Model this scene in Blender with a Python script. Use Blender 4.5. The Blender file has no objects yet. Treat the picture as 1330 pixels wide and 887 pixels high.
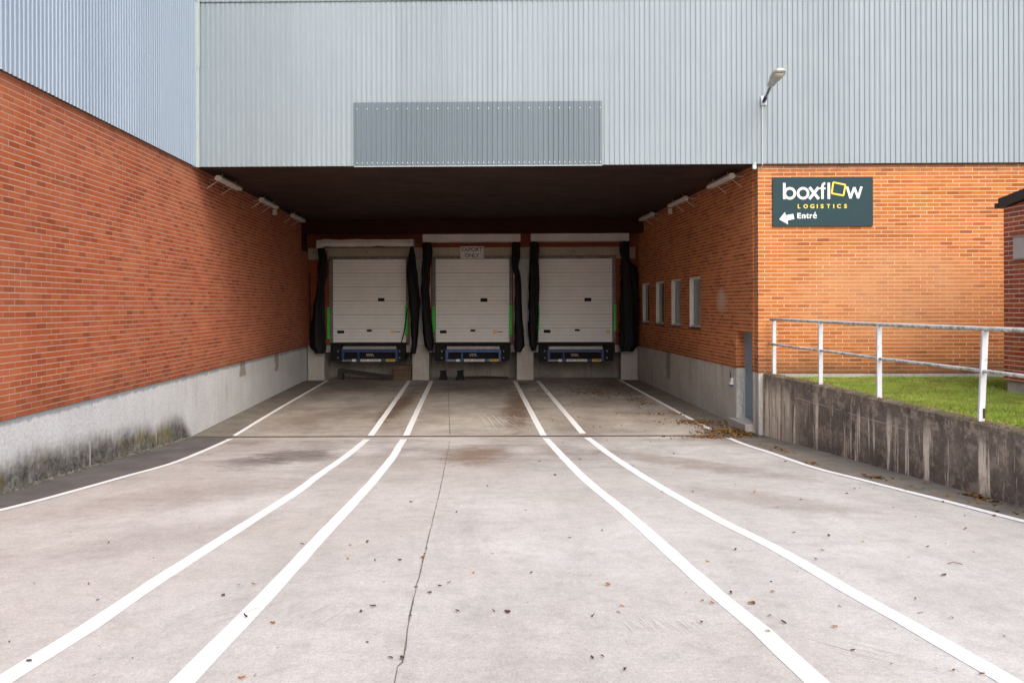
import bpy, math, random
from mathutils import Vector, Matrix, noise as mn
random.seed(7)
R = math.radians
scene = bpy.context.scene
col = scene.collection

# ------------------------------------------------------------------ camera model
F, CX, CY, ROLL, CZ = 1100.0, 665.0, 397.0, 0.0026, 2.53
def ray(px, py):
    u = (px-CX)/F; v = (CY-py)/F; c, s = math.cos(ROLL), math.sin(ROLL)
    return Vector((u*c+v*s, 1.0, -u*s+v*c))
def P(px, py, Y):
    r = ray(px, py); return Vector((r.x*Y, Y, CZ+r.z*Y))
def g(y):                                   # ramp falls to the drain slot, apron rises a little to the docks
    if y < -6: return (16.4+6)*.0576
    if y < 16.4: return (16.4-y)*.0576
    return min(y-16.4, 10.5)*.0095
def G(px, py):                              # point of the ground seen there
    r = ray(px, py); Y = 2.0
    for i in range(4000):
        if CZ+r.z*Y <= g(Y): break
        Y += .01
    return (r.x*Y, Y)

# ------------------------------------------------------------------ mesh helpers
class MB:
    def __init__(s): s.v = []; s.f = []; s.m = []
    def face(s, pts, m=0):
        b = len(s.v); s.v += [tuple(p) for p in pts]; s.f.append(tuple(range(b, b+len(pts)))); s.m.append(m)
    def box(s, x0, x1, y0, y1, z0, z1, m=0):
        b = len(s.v)
        s.v += [(x0,y0,z0),(x1,y0,z0),(x1,y1,z0),(x0,y1,z0),(x0,y0,z1),(x1,y0,z1),(x1,y1,z1),(x0,y1,z1)]
        for q in ((0,3,2,1),(4,5,6,7),(0,1,5,4),(1,2,6,5),(2,3,7,6),(3,0,4,7)):
            s.f.append(tuple(b+i for i in q)); s.m.append(m)
        return s
    def obox(s, c, ax, ay, az, m=0):        # oriented box: centre and three half axes
        c, ax, ay, az = map(Vector, (c, ax, ay, az)); b = len(s.v)
        for sz in (-1, 1):
            for sx, sy in ((-1,-1),(1,-1),(1,1),(-1,1)): s.v.append(tuple(c+sx*ax+sy*ay+sz*az))
        for q in ((0,3,2,1),(4,5,6,7),(0,1,5,4),(1,2,6,5),(2,3,7,6),(3,0,4,7)):
            s.f.append(tuple(b+i for i in q)); s.m.append(m)
        return s
    def loft(s, rings, m=0, caps=True, closed=True):
        n = len(rings[0]); b = len(s.v)
        for r in rings: s.v += [tuple(p) for p in r]
        for i in range(len(rings)-1):
            for j in range(n if closed else n-1):
                k = (j+1) % n
                s.f.append((b+i*n+j, b+i*n+k, b+(i+1)*n+k, b+(i+1)*n+j)); s.m.append(m)
        if caps and closed:
            s.f.append(tuple(b+j for j in reversed(range(n)))); s.m.append(m)
            s.f.append(tuple(b+(len(rings)-1)*n+j for j in range(n))); s.m.append(m)
        return s
    def tube(s, pts, r, n=8, m=0):
        pts = [Vector(p) for p in pts]; rings = []
        for i, p in enumerate(pts):
            d = (pts[min(i+1, len(pts)-1)]-pts[max(i-1, 0)]).normalized()
            up = Vector((0,0,1)) if abs(d.z) < .9 else Vector((1,0,0))
            a = d.cross(up).normalized(); c = d.cross(a).normalized()
            rr = r[i] if isinstance(r, (list, tuple)) else r
            rings.append([p+a*rr*math.cos(t*2*math.pi/n)+c*rr*math.sin(t*2*math.pi/n) for t in range(n)])
        return s.loft(rings, m)
    def prism(s, pts2, y0, y1, m=0):        # outline in x,z, extruded along y
        return s.loft([[(x, y0, z) for x, z in pts2], [(x, y1, z) for x, z in pts2]], m)
    def build(s, name, mats, parent=None, smooth=False, bevel=0):
        me = bpy.data.meshes.new(name); me.from_pydata(s.v, [], s.f)
        if not isinstance(mats, (list, tuple)): mats = [mats]
        for mm in mats: me.materials.append(mm)
        me.polygons.foreach_set('material_index', s.m)
        if smooth: me.polygons.foreach_set('use_smooth', [True]*len(s.f))
        me.update()
        o = bpy.data.objects.new(name, me); col.objects.link(o)
        if parent: o.parent = parent
        if bevel:
            b = o.modifiers.new('bevel', 'BEVEL'); b.width = bevel; b.segments = 2; b.limit_method = 'ANGLE'
        return o
def empty(name, loc=(0,0,0), rz=0):
    o = bpy.data.objects.new(name, None); col.objects.link(o); o.location = loc; o.rotation_euler = (0,0,rz)
    o.empty_display_size = .3; return o
def tag(o, label, cat, group=None, kind=None):
    o['label'] = label; o['category'] = cat
    if group: o['group'] = group
    if kind: o['kind'] = kind
    return o
def struct(o): o['kind'] = 'structure'; return o
def text_mesh(body, size, align='CENTER', spacing=1.0, bold=.018):
    cu = bpy.data.curves.new('t', 'FONT'); cu.body = body; cu.size = size; cu.align_x = align; cu.space_character = spacing
    cu.extrude = .001; cu.offset = bold*size
    o = bpy.data.objects.new('t', cu); col.objects.link(o)
    bpy.context.view_layer.update()
    me = bpy.data.meshes.new_from_object(o.evaluated_get(bpy.context.evaluated_depsgraph_get()))
    bpy.data.objects.remove(o); return me

# ------------------------------------------------------------------ materials
class NT:
    def __init__(s, name):
        s.mat = bpy.data.materials.new(name); s.mat.use_nodes = True
        s.t = s.mat.node_tree; s.b = s.t.nodes['Principled BSDF']; s.co = None
    def n(s, typ, ins=None, **kw):
        nd = s.t.nodes.new(typ)
        for k, v in kw.items(): setattr(nd, k, v)
        for k, v in (ins or {}).items(): s.set(nd.inputs[k], v)
        return nd
    def set(s, sock, v):
        if isinstance(v, bpy.types.NodeSocket): s.t.links.new(v, sock)
        elif isinstance(v, (tuple, list)) and len(v) == 3 and sock.type == 'RGBA': sock.default_value = (*v, 1)
        else: sock.default_value = v
    def obj(s):
        if not s.co: s.co = s.n('ShaderNodeTexCoord').outputs['Object']
        return s.co
    def mapped(s, scale, vec=None, loc=(0,0,0)):
        return s.n('ShaderNodeMapping', {'Vector': vec or s.obj(), 'Scale': scale, 'Location': loc}).outputs[0]
    def noise(s, scale, detail=4, rough=.55, vec=None, dist=0):
        return s.n('ShaderNodeTexNoise', {'Vector': vec or s.obj(), 'Scale': scale, 'Detail': detail, 'Roughness': rough, 'Distortion': dist}).outputs['Fac']
    def ramp(s, fac, stops, interp='LINEAR'):
        nd = s.n('ShaderNodeValToRGB', {'Fac': fac}); cr = nd.color_ramp; cr.interpolation = interp
        while len(cr.elements) < len(stops): cr.elements.new(.5)
        for e, (p, c) in zip(cr.elements, stops):
            e.position = p; e.color = (*(c if isinstance(c, (tuple, list)) else (c,c,c)), 1)
        return nd.outputs[0]
    def mix(s, fac, a, b, mode='MIX'):
        nd = s.n('ShaderNodeMix', data_type='RGBA', blend_type=mode)
        s.set(nd.inputs[0], fac); s.set(nd.inputs[6], a); s.set(nd.inputs[7], b); return nd.outputs[2]
    def math(s, op, a, b=0.0, c=0.0, clamp=False):
        nd = s.n('ShaderNodeMath', operation=op, use_clamp=clamp)
        s.set(nd.inputs[0], a); s.set(nd.inputs[1], b); s.set(nd.inputs[2], c); return nd.outputs[0]
    def sep(s, vec=None):
        return s.n('ShaderNodeSeparateXYZ', {0: vec or s.obj()}).outputs
    def comb(s, x, y, z=0.0):
        return s.n('ShaderNodeCombineXYZ', {0: x, 1: y, 2: z}).outputs[0]
    def smooth(s, v, a, b):                 # 0 below a, 1 above b
        nd = s.n('ShaderNodeMapRange', {'Value': v, 'From Min': a, 'From Max': b}, interpolation_type='SMOOTHSTEP'); return nd.outputs[0]
    def done(s, color, rough=.8, metal=0, bump=None, bstr=.3, bdist=.01, spec=.5):
        s.set(s.b.inputs['Base Color'], color); s.set(s.b.inputs['Roughness'], rough); s.b.inputs['Metallic'].default_value = metal
        s.b.inputs['Specular IOR Level'].default_value = spec
        if bump is not None:
            bn = s.n('ShaderNodeBump', {'Height': bump, 'Strength': bstr, 'Distance': bdist}); s.set(s.b.inputs['Normal'], bn.outputs[0])
        return s.mat
def plain(name, c, rough=.6, metal=0, var=.12, scale=6, spec=.5):
    t = NT(name); f = t.noise(scale, 5)
    a = tuple(x*(1-var) for x in c); b = tuple(min(1, x*(1+var)) for x in c)
    return t.done(t.ramp(f, [(.3, a), (.7, b)]), rough, metal, f, .1, .003, spec)

def brick(name, pal, mortar, pale=0.0, palecol=(.6,.4,.3), edge_dark=.0, header=False, mort=1.0, paleat=None, shift=0.0):
    t = NT(name); x, y, z = t.sep()
    u = t.math('ADD', t.math('ADD', x, y), shift); vec = t.comb(u, z)
    wob = t.noise(3, 2, .5, vec)
    vec2 = t.comb(u, t.math('ADD', z, t.math('MULTIPLY', wob, .004)))
    br = t.n('ShaderNodeTexBrick', {'Vector': vec2, 'Color1': (0,0,0), 'Color2': (1,1,1), 'Mortar': (.5,.5,.5), 'Scale': 1.0,
             'Mortar Size': .0065, 'Mortar Smooth': .3, 'Bias': 0.0, 'Brick Width': .25, 'Row Height': .075}, offset=.5, offset_frequency=2)
    colr = t.ramp(br.outputs['Color'], [(i/(len(pal)-1), c) for i, c in enumerate(pal)])
    big = t.noise(.45, 4, .6, vec)
    colr = t.mix(.8, colr, t.ramp(big, [(.34, (.84,.80,.76)), (.5, (1,1,1)), (.66, (1.12,1.14,1.12))]), 'MULTIPLY')
    fine = t.noise(60, 4, .7, vec)
    colr = t.mix(.6, colr, t.ramp(fine, [(.3, .66), (.7, 1.25)]), 'MULTIPLY')
    fr_ = t.math('FRACT', t.math('DIVIDE', t.sep(vec2)[1], .075))
    hj = t.math('GREATER_THAN', t.math('ABSOLUTE', t.math('SUBTRACT', fr_, .5)), .5-.0065/.075)
    nv = t.ramp(t.noise(2.2, 5, .7, vec), [(.42, .15*mort), (.62, .9*mort)]); nh = t.ramp(t.noise(1.3, 4, .7, vec), [(.3, .75*mort), (.6, 1*mort)])
    mfac = t.math('MULTIPLY', br.outputs['Fac'], t.mix(hj, nv, nh))
    mcol = t.mix(t.noise(5, 3, .6, vec), tuple(c*.8 for c in mortar), tuple(min(1,c*1.15) for c in mortar))
    colr = t.mix(mfac, colr, mcol)
    if pale:
        m = t.ramp(t.noise(.9, 6, .65, vec), [(.48, 0), (.7, pale)])
        if paleat:
            cx_, cz_, rx, rz = paleat
            dx = t.math('DIVIDE', t.math('SUBTRACT', u, cx_), rx); dz = t.math('DIVIDE', t.math('SUBTRACT', z, cz_), rz)
            d = t.math('ADD', t.math('MULTIPLY', dx, dx), t.math('MULTIPLY', dz, dz))
            m = t.math('MULTIPLY', t.ramp(t.noise(1.6, 6, .65, vec), [(.3, .2*pale), (.7, pale)]), t.math('SUBTRACT', 1.0, t.smooth(d, .1, 1.2)))
        colr = t.mix(m, colr, palecol)
    if edge_dark:                               # darker bands low on the wall and just below the sheeting
        gr = t.math('MULTIPLY', t.math('SUBTRACT', 1.0, t.smooth(t.math('ADD', z, t.math('MULTIPLY', t.noise(1.1, 5, .6, vec), .5)), 1.35, 1.95)), edge_dark)
        colr = t.mix(gr, colr, (.10,.065,.04))
        g2 = t.math('MULTIPLY', t.smooth(t.math('ADD', z, t.math('MULTIPLY', t.noise(2.5, 4, .6, t.mapped((3,1,.4), vec)), .35)), 5.2, 5.45), edge_dark*.8)
        colr = t.mix(g2, colr, (.12,.09,.08))
    h = t.math('SUBTRACT', t.math('MULTIPLY', fine, .35), br.outputs['Fac'])
    return t.done(colr, .88, 0, h, .55, .008, .25)

ORANGE = [(.30,.09,.024),(.47,.150,.038),(.53,.185,.050),(.39,.112,.027),(.53,.195,.060),(.44,.138,.033),(.49,.162,.040)]
REDDISH = [(.31,.068,.025),(.46,.108,.040),(.53,.140,.054),(.38,.080,.028),(.54,.140,.056),(.47,.102,.034),(.51,.126,.042)]
BROWNISH = [(.30,.08,.022),(.46,.14,.038),(.54,.175,.05),(.34,.085,.022),(.52,.17,.05),(.47,.135,.036)]
M = {}
M['brick_front'] = brick('brick_front', ORANGE, (.80,.62,.44), .7, (.62,.33,.17), .65, paleat=(2.6, 2.7, 2.2, 1.1))
M['brick_left'] = brick('brick_left', REDDISH, (.58,.45,.35), .22, (.55,.27,.15), .25, mort=.95)
M['brick_right'] = brick('brick_right', BROWNISH, (.68,.50,.34), .75, (.55,.45,.37), .3, mort=1.0, paleat=(8.95,2.62,.45,.30))
M['brick_back'] = brick('brick_back', [(.20,.045,.02),(.30,.06,.03),(.25,.05,.022)], (.25,.16,.12), 0, edge_dark=0)
M['brick_shed'] = brick('brick_shed', [(.26,.05,.025),(.40,.09,.035),(.30,.07,.04),(.46,.11,.035),(.24,.075,.06)], (.75,.68,.6), .1, mort=1.1)

def concrete(name, base, dark, pale=None, rust=.25, streak=.5, sc=1.0):
    t = NT(name); x, y, z = t.sep(); u = t.math('ADD', x, y); v = t.comb(u, z)
    c = t.mix(t.ramp(t.noise(1.2*sc, 7, .65, v), [(.3, 0), (.72, 1)]), dark, base)
    st = t.ramp(t.noise(1.0, 6, .7, t.mapped((9,.5,1), v)), [(.5, 0), (.72, streak)])
    c = t.mix(st, c, tuple(k*.55 for k in dark))
    if pale: c = t.mix(t.ramp(t.noise(1.0, 6, .7, t.mapped((5,.35,1), v, (3.3,1,0))), [(.5, 0), (.66, .7)]), c, pale)
    c = t.mix(t.ramp(t.noise(1.0, 5, .6, t.mapped((2.2,.5,1), v, (7,0,0))), [(.62, 0), (.75, rust)]), c, (.22,.14,.07))
    vo = t.n('ShaderNodeTexVoronoi', {'Vector': v, 'Scale': 9.0, 'Randomness': 1.0}).outputs['Distance']
    pit = t.math('MULTIPLY', t.math('SUBTRACT', 1.0, t.smooth(vo, .03, .09)), t.smooth(t.noise(3, 3, .5, v), .5, .6))
    c = t.mix(t.math('MULTIPLY', pit, .6), c, (.09,.085,.075))
    fine = t.noise(22, 8, .8)
    c = t.mix(.8, c, t.ramp(fine, [(.35, .70), (.65, 1.22)]), 'MULTIPLY')
    return t, c, fine, v, u, z
t, c, f, *_ = concrete('dock_concrete', (.54,.52,.485), (.37,.35,.32)); M['conc'] = t.done(c, .85, 0, f, .3, .004, .3)
t, c, f, *_ = concrete('pit_shade_concrete', (.33,.31,.28), (.17,.155,.14), streak=.6); M['pit'] = t.done(c, .9, 0, f, .3, .004, .2)  # dirtier concrete, darkened further: shade of the recess put into its colour
t, c, f, *_ = concrete('lintel_concrete', (.47,.41,.34), (.34,.285,.225), streak=.3); M['lintel'] = t.done(c, .85, 0, f, .3, .004, .3)
t, c, f, v, u, z = concrete('side_plinth_concrete', (.63,.63,.58), (.45,.44,.40), streak=.7, rust=.5); mk = t.math('MULTIPLY', t.math('SUBTRACT', 1.0, t.smooth(t.math('ADD', t.math('ABSOLUTE', t.math('SUBTRACT', u, 4.05)), t.math('MULTIPLY', t.math('SUBTRACT', t.noise(3, 5, .7, v), .5), .5)), .18, .26)), t.smooth(z, .45, .52))
c = t.mix(t.math('MULTIPLY', mk, .65), c, (.20,.17,.125))
M['plinth_right'] = t.done(c, .85, 0, f, .3, .004, .3)
# left plinth: limewashed concrete, black-green algae band that follows the ramp (local x = metres along the wall from y = -6)
t, c, f, v, u, z = concrete('washed_plinth', (.80,.81,.81), (.66,.67,.66), streak=.25, rust=.3)
yy = t.math('SUBTRACT', u, 6.0)
gl = t.math('MULTIPLY', t.math('SUBTRACT', 16.4, yy), .0576)
hh = t.math('SUBTRACT', z, gl)
nz = t.math('ADD', t.math('MULTIPLY', t.math('SUBTRACT', t.noise(1.3, 7, .62, v), .5), .55), t.math('MULTIPLY', t.math('SUBTRACT', t.noise(1.0, 6, .7, t.mapped((14,1.6,1), v)), .5), .22))
bh = t.math('ADD', t.math('MULTIPLY', t.smooth(yy, 9.0, 11.5), .10), .36)
wash = t.math('SUBTRACT', 1.0, t.smooth(t.math('SUBTRACT', t.math('ADD', hh, nz), bh), -.26, .10))
wash = t.math('MULTIPLY', wash, t.math('SUBTRACT', 1.0, t.smooth(t.math('ADD', yy, t.math('ADD', t.math('MULTIPLY', nz, .8), t.math('MULTIPLY', hh, .9))), 16.3, 16.6)))
alg = t.mix(t.ramp(t.noise(7, 8, .8, v), [(.42, 0), (.66, 1)]), (.045,.040,.033), (.26,.24,.205))
alg = t.mix(t.ramp(t.noise(1.1, 4, .6, t.mapped((1,1,1), v, (2.1,4,0))), [(.50, 0), (.62, .7)]), alg, (.21,.175,.055))
c = t.mix(t.math('MULTIPLY', wash, t.ramp(t.noise(4, 8, .8, t.mapped((1.5,.8,1), v)), [(.30, .55), (.5, .97)])), c, alg)
runs = t.math('MULTIPLY', t.ramp(t.noise(1, 3, .5, t.mapped((5.5,.5,1), v, (2.7,1,0))), [(.66, 0), (.69, .85)]), t.math('SUBTRACT', 1.0, t.smooth(hh, .32, .42)))
c = t.mix(runs, c, (.50,.46,.38))
for (yc, hw_, zl) in ((26.2, .22, .84), (29.7, .16, .70)):
    mk = t.math('MULTIPLY', t.math('SUBTRACT', 1.0, t.smooth(t.math('ADD', t.math('ABSOLUTE', t.math('SUBTRACT', u, yc)), t.math('MULTIPLY', t.math('SUBTRACT', t.noise(3, 5, .7, v), .5), .8)), hw_, hw_+.08)), t.smooth(z, zl, zl+.06))
    c = t.mix(t.math('MULTIPLY', mk, .7), c, (.27,.21,.14))
top_dark = t.math('MULTIPLY', t.math('SUBTRACT', 1.0, t.smooth(t.math('SUBTRACT', 1.21, t.math('ADD', z, t.math('MULTIPLY', t.noise(1, 5, .7, t.mapped((6,.3,1), v)), .16))), -.03, .02)), .55)  # darker, uneven edge along the plinth top
c = t.mix(top_dark, c, (.12,.14,.17))
# rust-brown vertical wash marks near the docks
M['plinth_left'] = t.done(c, .85, 0, f, .4, .006, .3)
# retaining wall: nearly black weathered concrete with pale runs
t, c, f, v, u, z = concrete('weathered_retaining_concrete', (.27,.232,.195), (.098,.082,.068), streak=.25, rust=.0, sc=1.6)
run = t.ramp(t.noise(1.0, 7, .72, t.mapped((4.2,.30,1), v, (1.7,.4,0))), [(.535, 0), (.575, .95)])
low = t.math('SUBTRACT', 1.0, t.smooth(t.math('ADD', z, t.math('MULTIPLY', t.noise(3, 5, .7, v), .5)), .95, 1.45))
run = t.math('MULTIPLY', run, low)
near = t.math('SUBTRACT', 1.0, t.smooth(u, .3, 2.3))
run = t.math('MAXIMUM', run, t.math('MULTIPLY', t.math('MULTIPLY', near, low), t.ramp(t.noise(1, 6, .7, t.mapped((7,.25,1), v)), [(.42, 0), (.50, .95)])))
c = t.mix(run, c, (.88,.80,.66))
blot = t.math('MULTIPLY', t.ramp(t.noise(3.4, 9, .8, v), [(.50, 0), (.57, .75)]), t.math('SUBTRACT', 1.0, t.math('MULTIPLY', low, .3)))
c = t.mix(blot, c, (.46,.39,.31))
lnm = t.math('MULTIPLY', t.math('SUBTRACT', 1.0, t.smooth(t.math('ABSOLUTE', t.math('SUBTRACT', t.math('ADD', z, t.math('MULTIPLY', t.noise(1.5, 5, .6, v), .06)), .93)), .004, .012)), t.math('MULTIPLY', t.smooth(t.noise(2, 4, .6, v), .42, .5), t.math('SUBTRACT', 1.0, t.smooth(u, 5.0, 6.0))))
c = t.mix(t.math('MULTIPLY', lnm, .7), c, (.50,.45,.38))
moss = t.smooth(t.math('ADD', z, t.math('MULTIPLY', t.noise(5, 6, .75, v), .16)), 1.24, 1.31)
c = t.mix(t.math('MULTIPLY', moss, .8), c, t.mix(t.noise(9, 5, .7), (.06,.05,.025), (.22,.20,.12)))
M['retain'] = t.done(c, .92, 0, t.math('ADD', f, t.noise(8, 6, .7)), .6, .012, .2)

# slab materials
def slab(name, base, dark, tint, stainy=None, spots=()):
    t = NT(name); x, y, z = t.sep()
    c = t.mix(t.ramp(t.noise(.7, 8, .66), [(.32, 0), (.68, 1)]), dark, base)
    c = t.mix(t.ramp(t.noise(.35, 5, .6, t.mapped((1,.6,1), None, (5,2,0))), [(.42, 0), (.62, .8)]), c, tint)
    c = t.mix(.9, c, t.ramp(t.noise(5, 8, .72), [(.34, .86), (.5, 1.0), (.66, 1.07)]), 'MULTIPLY')
    sp = t.n('ShaderNodeTexVoronoi', {'Vector': t.obj(), 'Scale': 7.0}).outputs['Distance']
    c = t.mix(t.math('MULTIPLY', t.math('SUBTRACT', 1.0, t.smooth(sp, .015, .05)), .55), c, (.16,.13,.11))
    # brushed tracks left by turning wheels, along the ramp
    c = t.mix(t.ramp(t.noise(1.0, 6, .7, t.mapped((2.2,.35,1))), [(.5, 0), (.75, .30)]), c, tuple(k*.62 for k in tint))
    if stainy:
        a, b, s = stainy
        m = t.math('MULTIPLY', t.smooth(y, a, b), t.ramp(t.noise(.55, 7, .7, t.mapped((.9,.55,1), None, (9,3,0))), [(.40, 0), (.62, s)]))
        c = t.mix(m, c, (.155,.115,.085))
        m2 = t.math('MULTIPLY', t.smooth(y, a-2, b-1), t.ramp(t.noise(.8, 6, .75, t.mapped((.5,1.6,1), None, (1,8,0))), [(.5, 0), (.66, s*.8)]))
        c = t.mix(m2, c, (.13,.115,.105))
    for (cx_, cy_, rx_, ry_, an, colr, st) in spots:
        mp = t.n('ShaderNodeMapping', {'Vector': t.n('ShaderNodeVectorMath', {0: t.obj(), 1: (cx_, cy_, 0)}, operation='SUBTRACT').outputs[0], 'Rotation': (0,0,-R(an))}, vector_type='POINT').outputs[0]
        a_, b_, _ = t.sep(mp); a_ = t.math('DIVIDE', a_, rx_); b_ = t.math('DIVIDE', b_, ry_)
        d_ = t.math('ADD', t.math('MULTIPLY', a_, a_), t.math('MULTIPLY', b_, b_))
        d_ = t.math('ADD', d_, t.math('MULTIPLY', t.math('SUBTRACT', t.noise(2.6, 9, .8), .5), 3.6))
        c = t.mix(t.math('MULTIPLY', t.math('SUBTRACT', 1.0, t.smooth(d_, -.1, 1.2)), st), c, colr)
    fine = t.noise(70, 6, .75)
    vo = t.n('ShaderNodeTexVoronoi', {'Vector': t.obj(), 'Scale': 28.0}).outputs['Distance']
    c = t.mix(t.math('MULTIPLY', t.math('SUBTRACT', 1.0, t.smooth(vo, .02, .12)), .35), c, (.22,.19,.17))
    c = t.mix(.8, c, t.ramp(t.noise(26, 9, .82), [(.36, .84), (.64, 1.12)]), 'MULTIPLY')
    gr = t.noise(95, 3, .7); c = t.mix(1.0, c, t.ramp(gr, [(.30, .74), (.5, 1.0), (.70, 1.16)]), 'MULTIPLY')
    v2 = t.n('ShaderNodeTexVoronoi', {'Vector': t.obj(), 'Scale': 34.0}); pk = t.math('MULTIPLY', t.math('SUBTRACT', 1.0, t.smooth(v2.outputs['Distance'], .05, .16)), t.math('GREATER_THAN', t.sep(v2.outputs['Color'])[0], .72))
    c = t.mix(t.math('MULTIPLY', pk, .55), c, (.26,.21,.18))
    return t.done(c, .8, 0, fine, .25, .003, .25)
def gp(px, py): return G(px, py)
M['ramp'] = slab('ramp_concrete', (.625,.608,.585), (.49,.472,.448), (.505,.468,.432), stainy=(8.0, 15.5, .50), spots=[
  (*gp(385,592), .75, 1.1, 10, (.13,.105,.095), .8), (*gp(330,600), .6, .8, 0, (.16,.13,.12), .7), (*gp(618,590), .6, 1.5, 0, (.21,.14,.095), .85), (*gp(880,600), .55, 2.6, 35, (.24,.19,.155), .6),
  (*gp(1000,650), .5, 1.5, 38, (.29,.245,.21), .5), (*gp(715,585), .3, 1.6, 15, (.28,.22,.18), .4), (*gp(270,640), .8, 2.0, -40, (.30,.25,.22), .45), (*gp(200,700), .5, 1.4, -40, (.33,.29,.27), .4), (*gp(520,585), .3, 1.2, -15, (.26,.21,.18), .35)])
M['apron'] = slab('apron_concrete', (.55,.52,.475), (.38,.355,.32), (.43,.385,.335), stainy=(15.0, 17.0, .55), spots=[
  (*gp(520,525), .35, 4.0, 0, (.12,.075,.045), .85), (*gp(672,530), .4, 4.5, 0, (.14,.09,.055), .85), (*gp(450,500), 1.6, 2.0, 0, (.10,.085,.075), .6), (*gp(615,502), 2.5, 2.0, 0, (.11,.09,.075), .6), (*gp(800,505), 1.5, 2.4, 0, (.10,.08,.06), .5), (*gp(420,540), .4, 2.5, -20, (.20,.17,.14), .5)])
t = NT('asphalt'); f = t.noise(90, 5, .8); c = t.mix(t.ramp(t.noise(1.3, 6, .7), [(.3, 0), (.7, 1)]), (.095,.088,.085), (.165,.152,.145))
c = t.mix(.8, c, t.ramp(f, [(.3, .6), (.7, 1.4)]), 'MULTIPLY'); M['asphalt'] = t.done(c, .9, 0, f, .5, .006, .2)
t = NT('dirty_gutter'); f = t.noise(60, 6, .8); c = t.mix(t.ramp(t.noise(1.6, 6, .7), [(.35, 0), (.65, 1)]), (.15,.135,.11), (.24,.215,.185))
c = t.mix(t.ramp(t.noise(7, 6, .8), [(.55, 0), (.7, .5)]), c, (.09,.075,.045)); c = t.mix(.7, c, t.ramp(f, [(.3, .7), (.7, 1.3)]), 'MULTIPLY'); M['gutter'] = t.done(c, .92, 0, f, .5, .006, .2)
t = NT('road_paint'); f = t.noise(40, 5, .8); w = t.ramp(t.noise(12, 9, .85), [(.30, .75), (.40, 0)]); c = t.mix(w, (.86,.87,.88), (.5,.47,.44)); M['paint'] = t.done(c, .6, 0, f, .15, .002)
M['joint'] = plain('joint_filler', (.13,.11,.10), .95, var=.5, scale=14)
M['drain'] = plain('rusty_drain_slot', (.065,.036,.024), .9, var=.5)
t = NT('scuff'); M['scuff'] = t.done((.72,.69,.65), .8)
# corrugated sheeting
def sheet(name, c0, c1, rough, metal, streak):
    t = NT(name); x, y, z = t.sep()
    c = t.mix(t.noise(.35, 5, .6), c0, c1)
    wn = t.n('ShaderNodeTexWhiteNoise', {'W': t.math('FLOOR', t.math('DIVIDE', x, .985))}, noise_dimensions='1D').outputs['Value']
    c = t.mix(1.0, c, t.ramp(wn, [(0, .955), (1, 1.035)]), 'MULTIPLY')
    c = t.mix(t.ramp(t.noise(1, 7, .75, t.mapped((9,1,.12), None, (3,0,1))), [(.56, 0), (.70, .22)]), c, tuple(k*.6 for k in c0))
    c = t.mix(t.ramp(t.noise(1, 6, .7, t.mapped((4,1,.25))), [(.45, 0), (.75, streak)]), c, tuple(k*.72 for k in c0))
    c = t.mix(t.ramp(t.noise(5, 6, .75, t.mapped((1,1,.5))), [(.66, 0), (.72, .5)]), c, tuple(k*.6 for k in c0))
    return t.done(c, t.ramp(t.noise(2, 4), [(.3, rough-.06), (.7, rough+.08)]), metal, None, spec=.5)
M['sheet'] = sheet('grey_sheeting', (.255,.312,.350), (.290,.347,.384), .5, .0, .25)
M['sheet_left'] = sheet('cool_lit_sheeting', (.34,.42,.52), (.38,.465,.56), .42, .0, .15)  # bluer, paler copy of the sheeting: cool skylight put into the colour
M['sheet_dark'] = sheet('slate_sheeting', (.115,.157,.19), (.135,.178,.21), .45, .0, .2)
M['flash'] = plain('flashing', (.40,.46,.47), .5, var=.05)
M['screw'] = plain('screw', (.30,.33,.34), .4, .3)
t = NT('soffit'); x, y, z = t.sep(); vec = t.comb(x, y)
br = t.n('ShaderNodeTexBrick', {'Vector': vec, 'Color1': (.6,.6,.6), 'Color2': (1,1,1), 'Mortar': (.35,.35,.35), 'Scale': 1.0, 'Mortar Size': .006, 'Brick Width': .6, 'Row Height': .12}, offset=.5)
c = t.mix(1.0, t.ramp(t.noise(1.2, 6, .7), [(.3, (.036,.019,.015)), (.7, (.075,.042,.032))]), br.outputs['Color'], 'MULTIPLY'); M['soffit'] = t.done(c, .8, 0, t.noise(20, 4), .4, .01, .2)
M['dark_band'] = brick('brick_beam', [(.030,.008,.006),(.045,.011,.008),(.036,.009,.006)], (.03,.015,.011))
M['core'] = plain('dark_core', (.05,.05,.05), .9)
M['black'] = plain('black_rubber', (.004,.004,.005), .85, var=.3)
t = NT('black_tarpaulin'); f = t.noise(14, 5, .6, t.mapped((1,1,.25))); M['tarp'] = t.done(t.ramp(f, [(.3, (.0025,.003,.0035)), (.7, (.007,.008,.010))]), .6, 0, f, .6, .03, .25)
M['canopy'] = plain('canopy_vinyl', (.60,.58,.55), .6, var=.15, scale=2)
M['frame_grey'] = plain('galvanised_frame', (.17,.155,.145), .55, .2, .35, 9)
M['panel_grey'] = plain('grey_wall_sheet', (.46,.46,.46), .6, var=.12, scale=2)
t = NT('dock_door_panel'); f = t.noise(3, 5, .6); c = t.ramp(f, [(.3, (.79,.79,.785)), (.7, (.86,.86,.855))])
c = t.mix(t.ramp(t.noise(1, 6, .7, t.mapped((1.2,1,5))), [(.55, 0), (.75, .3)]), c, (.50,.49,.47)); M['door'] = t.done(c, .45, 0, f, .05, .003)
M['groove'] = plain('panel_groove', (.13,.125,.12), .7)
M['green'] = plain('green_plastic', (.03,.58,.05), .5)
M['blue'] = plain('blue_steel', (.008,.042,.155), .5, var=.3, scale=12)
M['blue2'] = plain('faded_blue_steel', (.03,.09,.26), .5, var=.3, scale=12)
M['steel'] = plain('worn_steel', (.30,.285,.275), .45, .3, .2, 10)
M['white'] = plain('white_paint', (.72,.74,.76), .45, var=.06)
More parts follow.
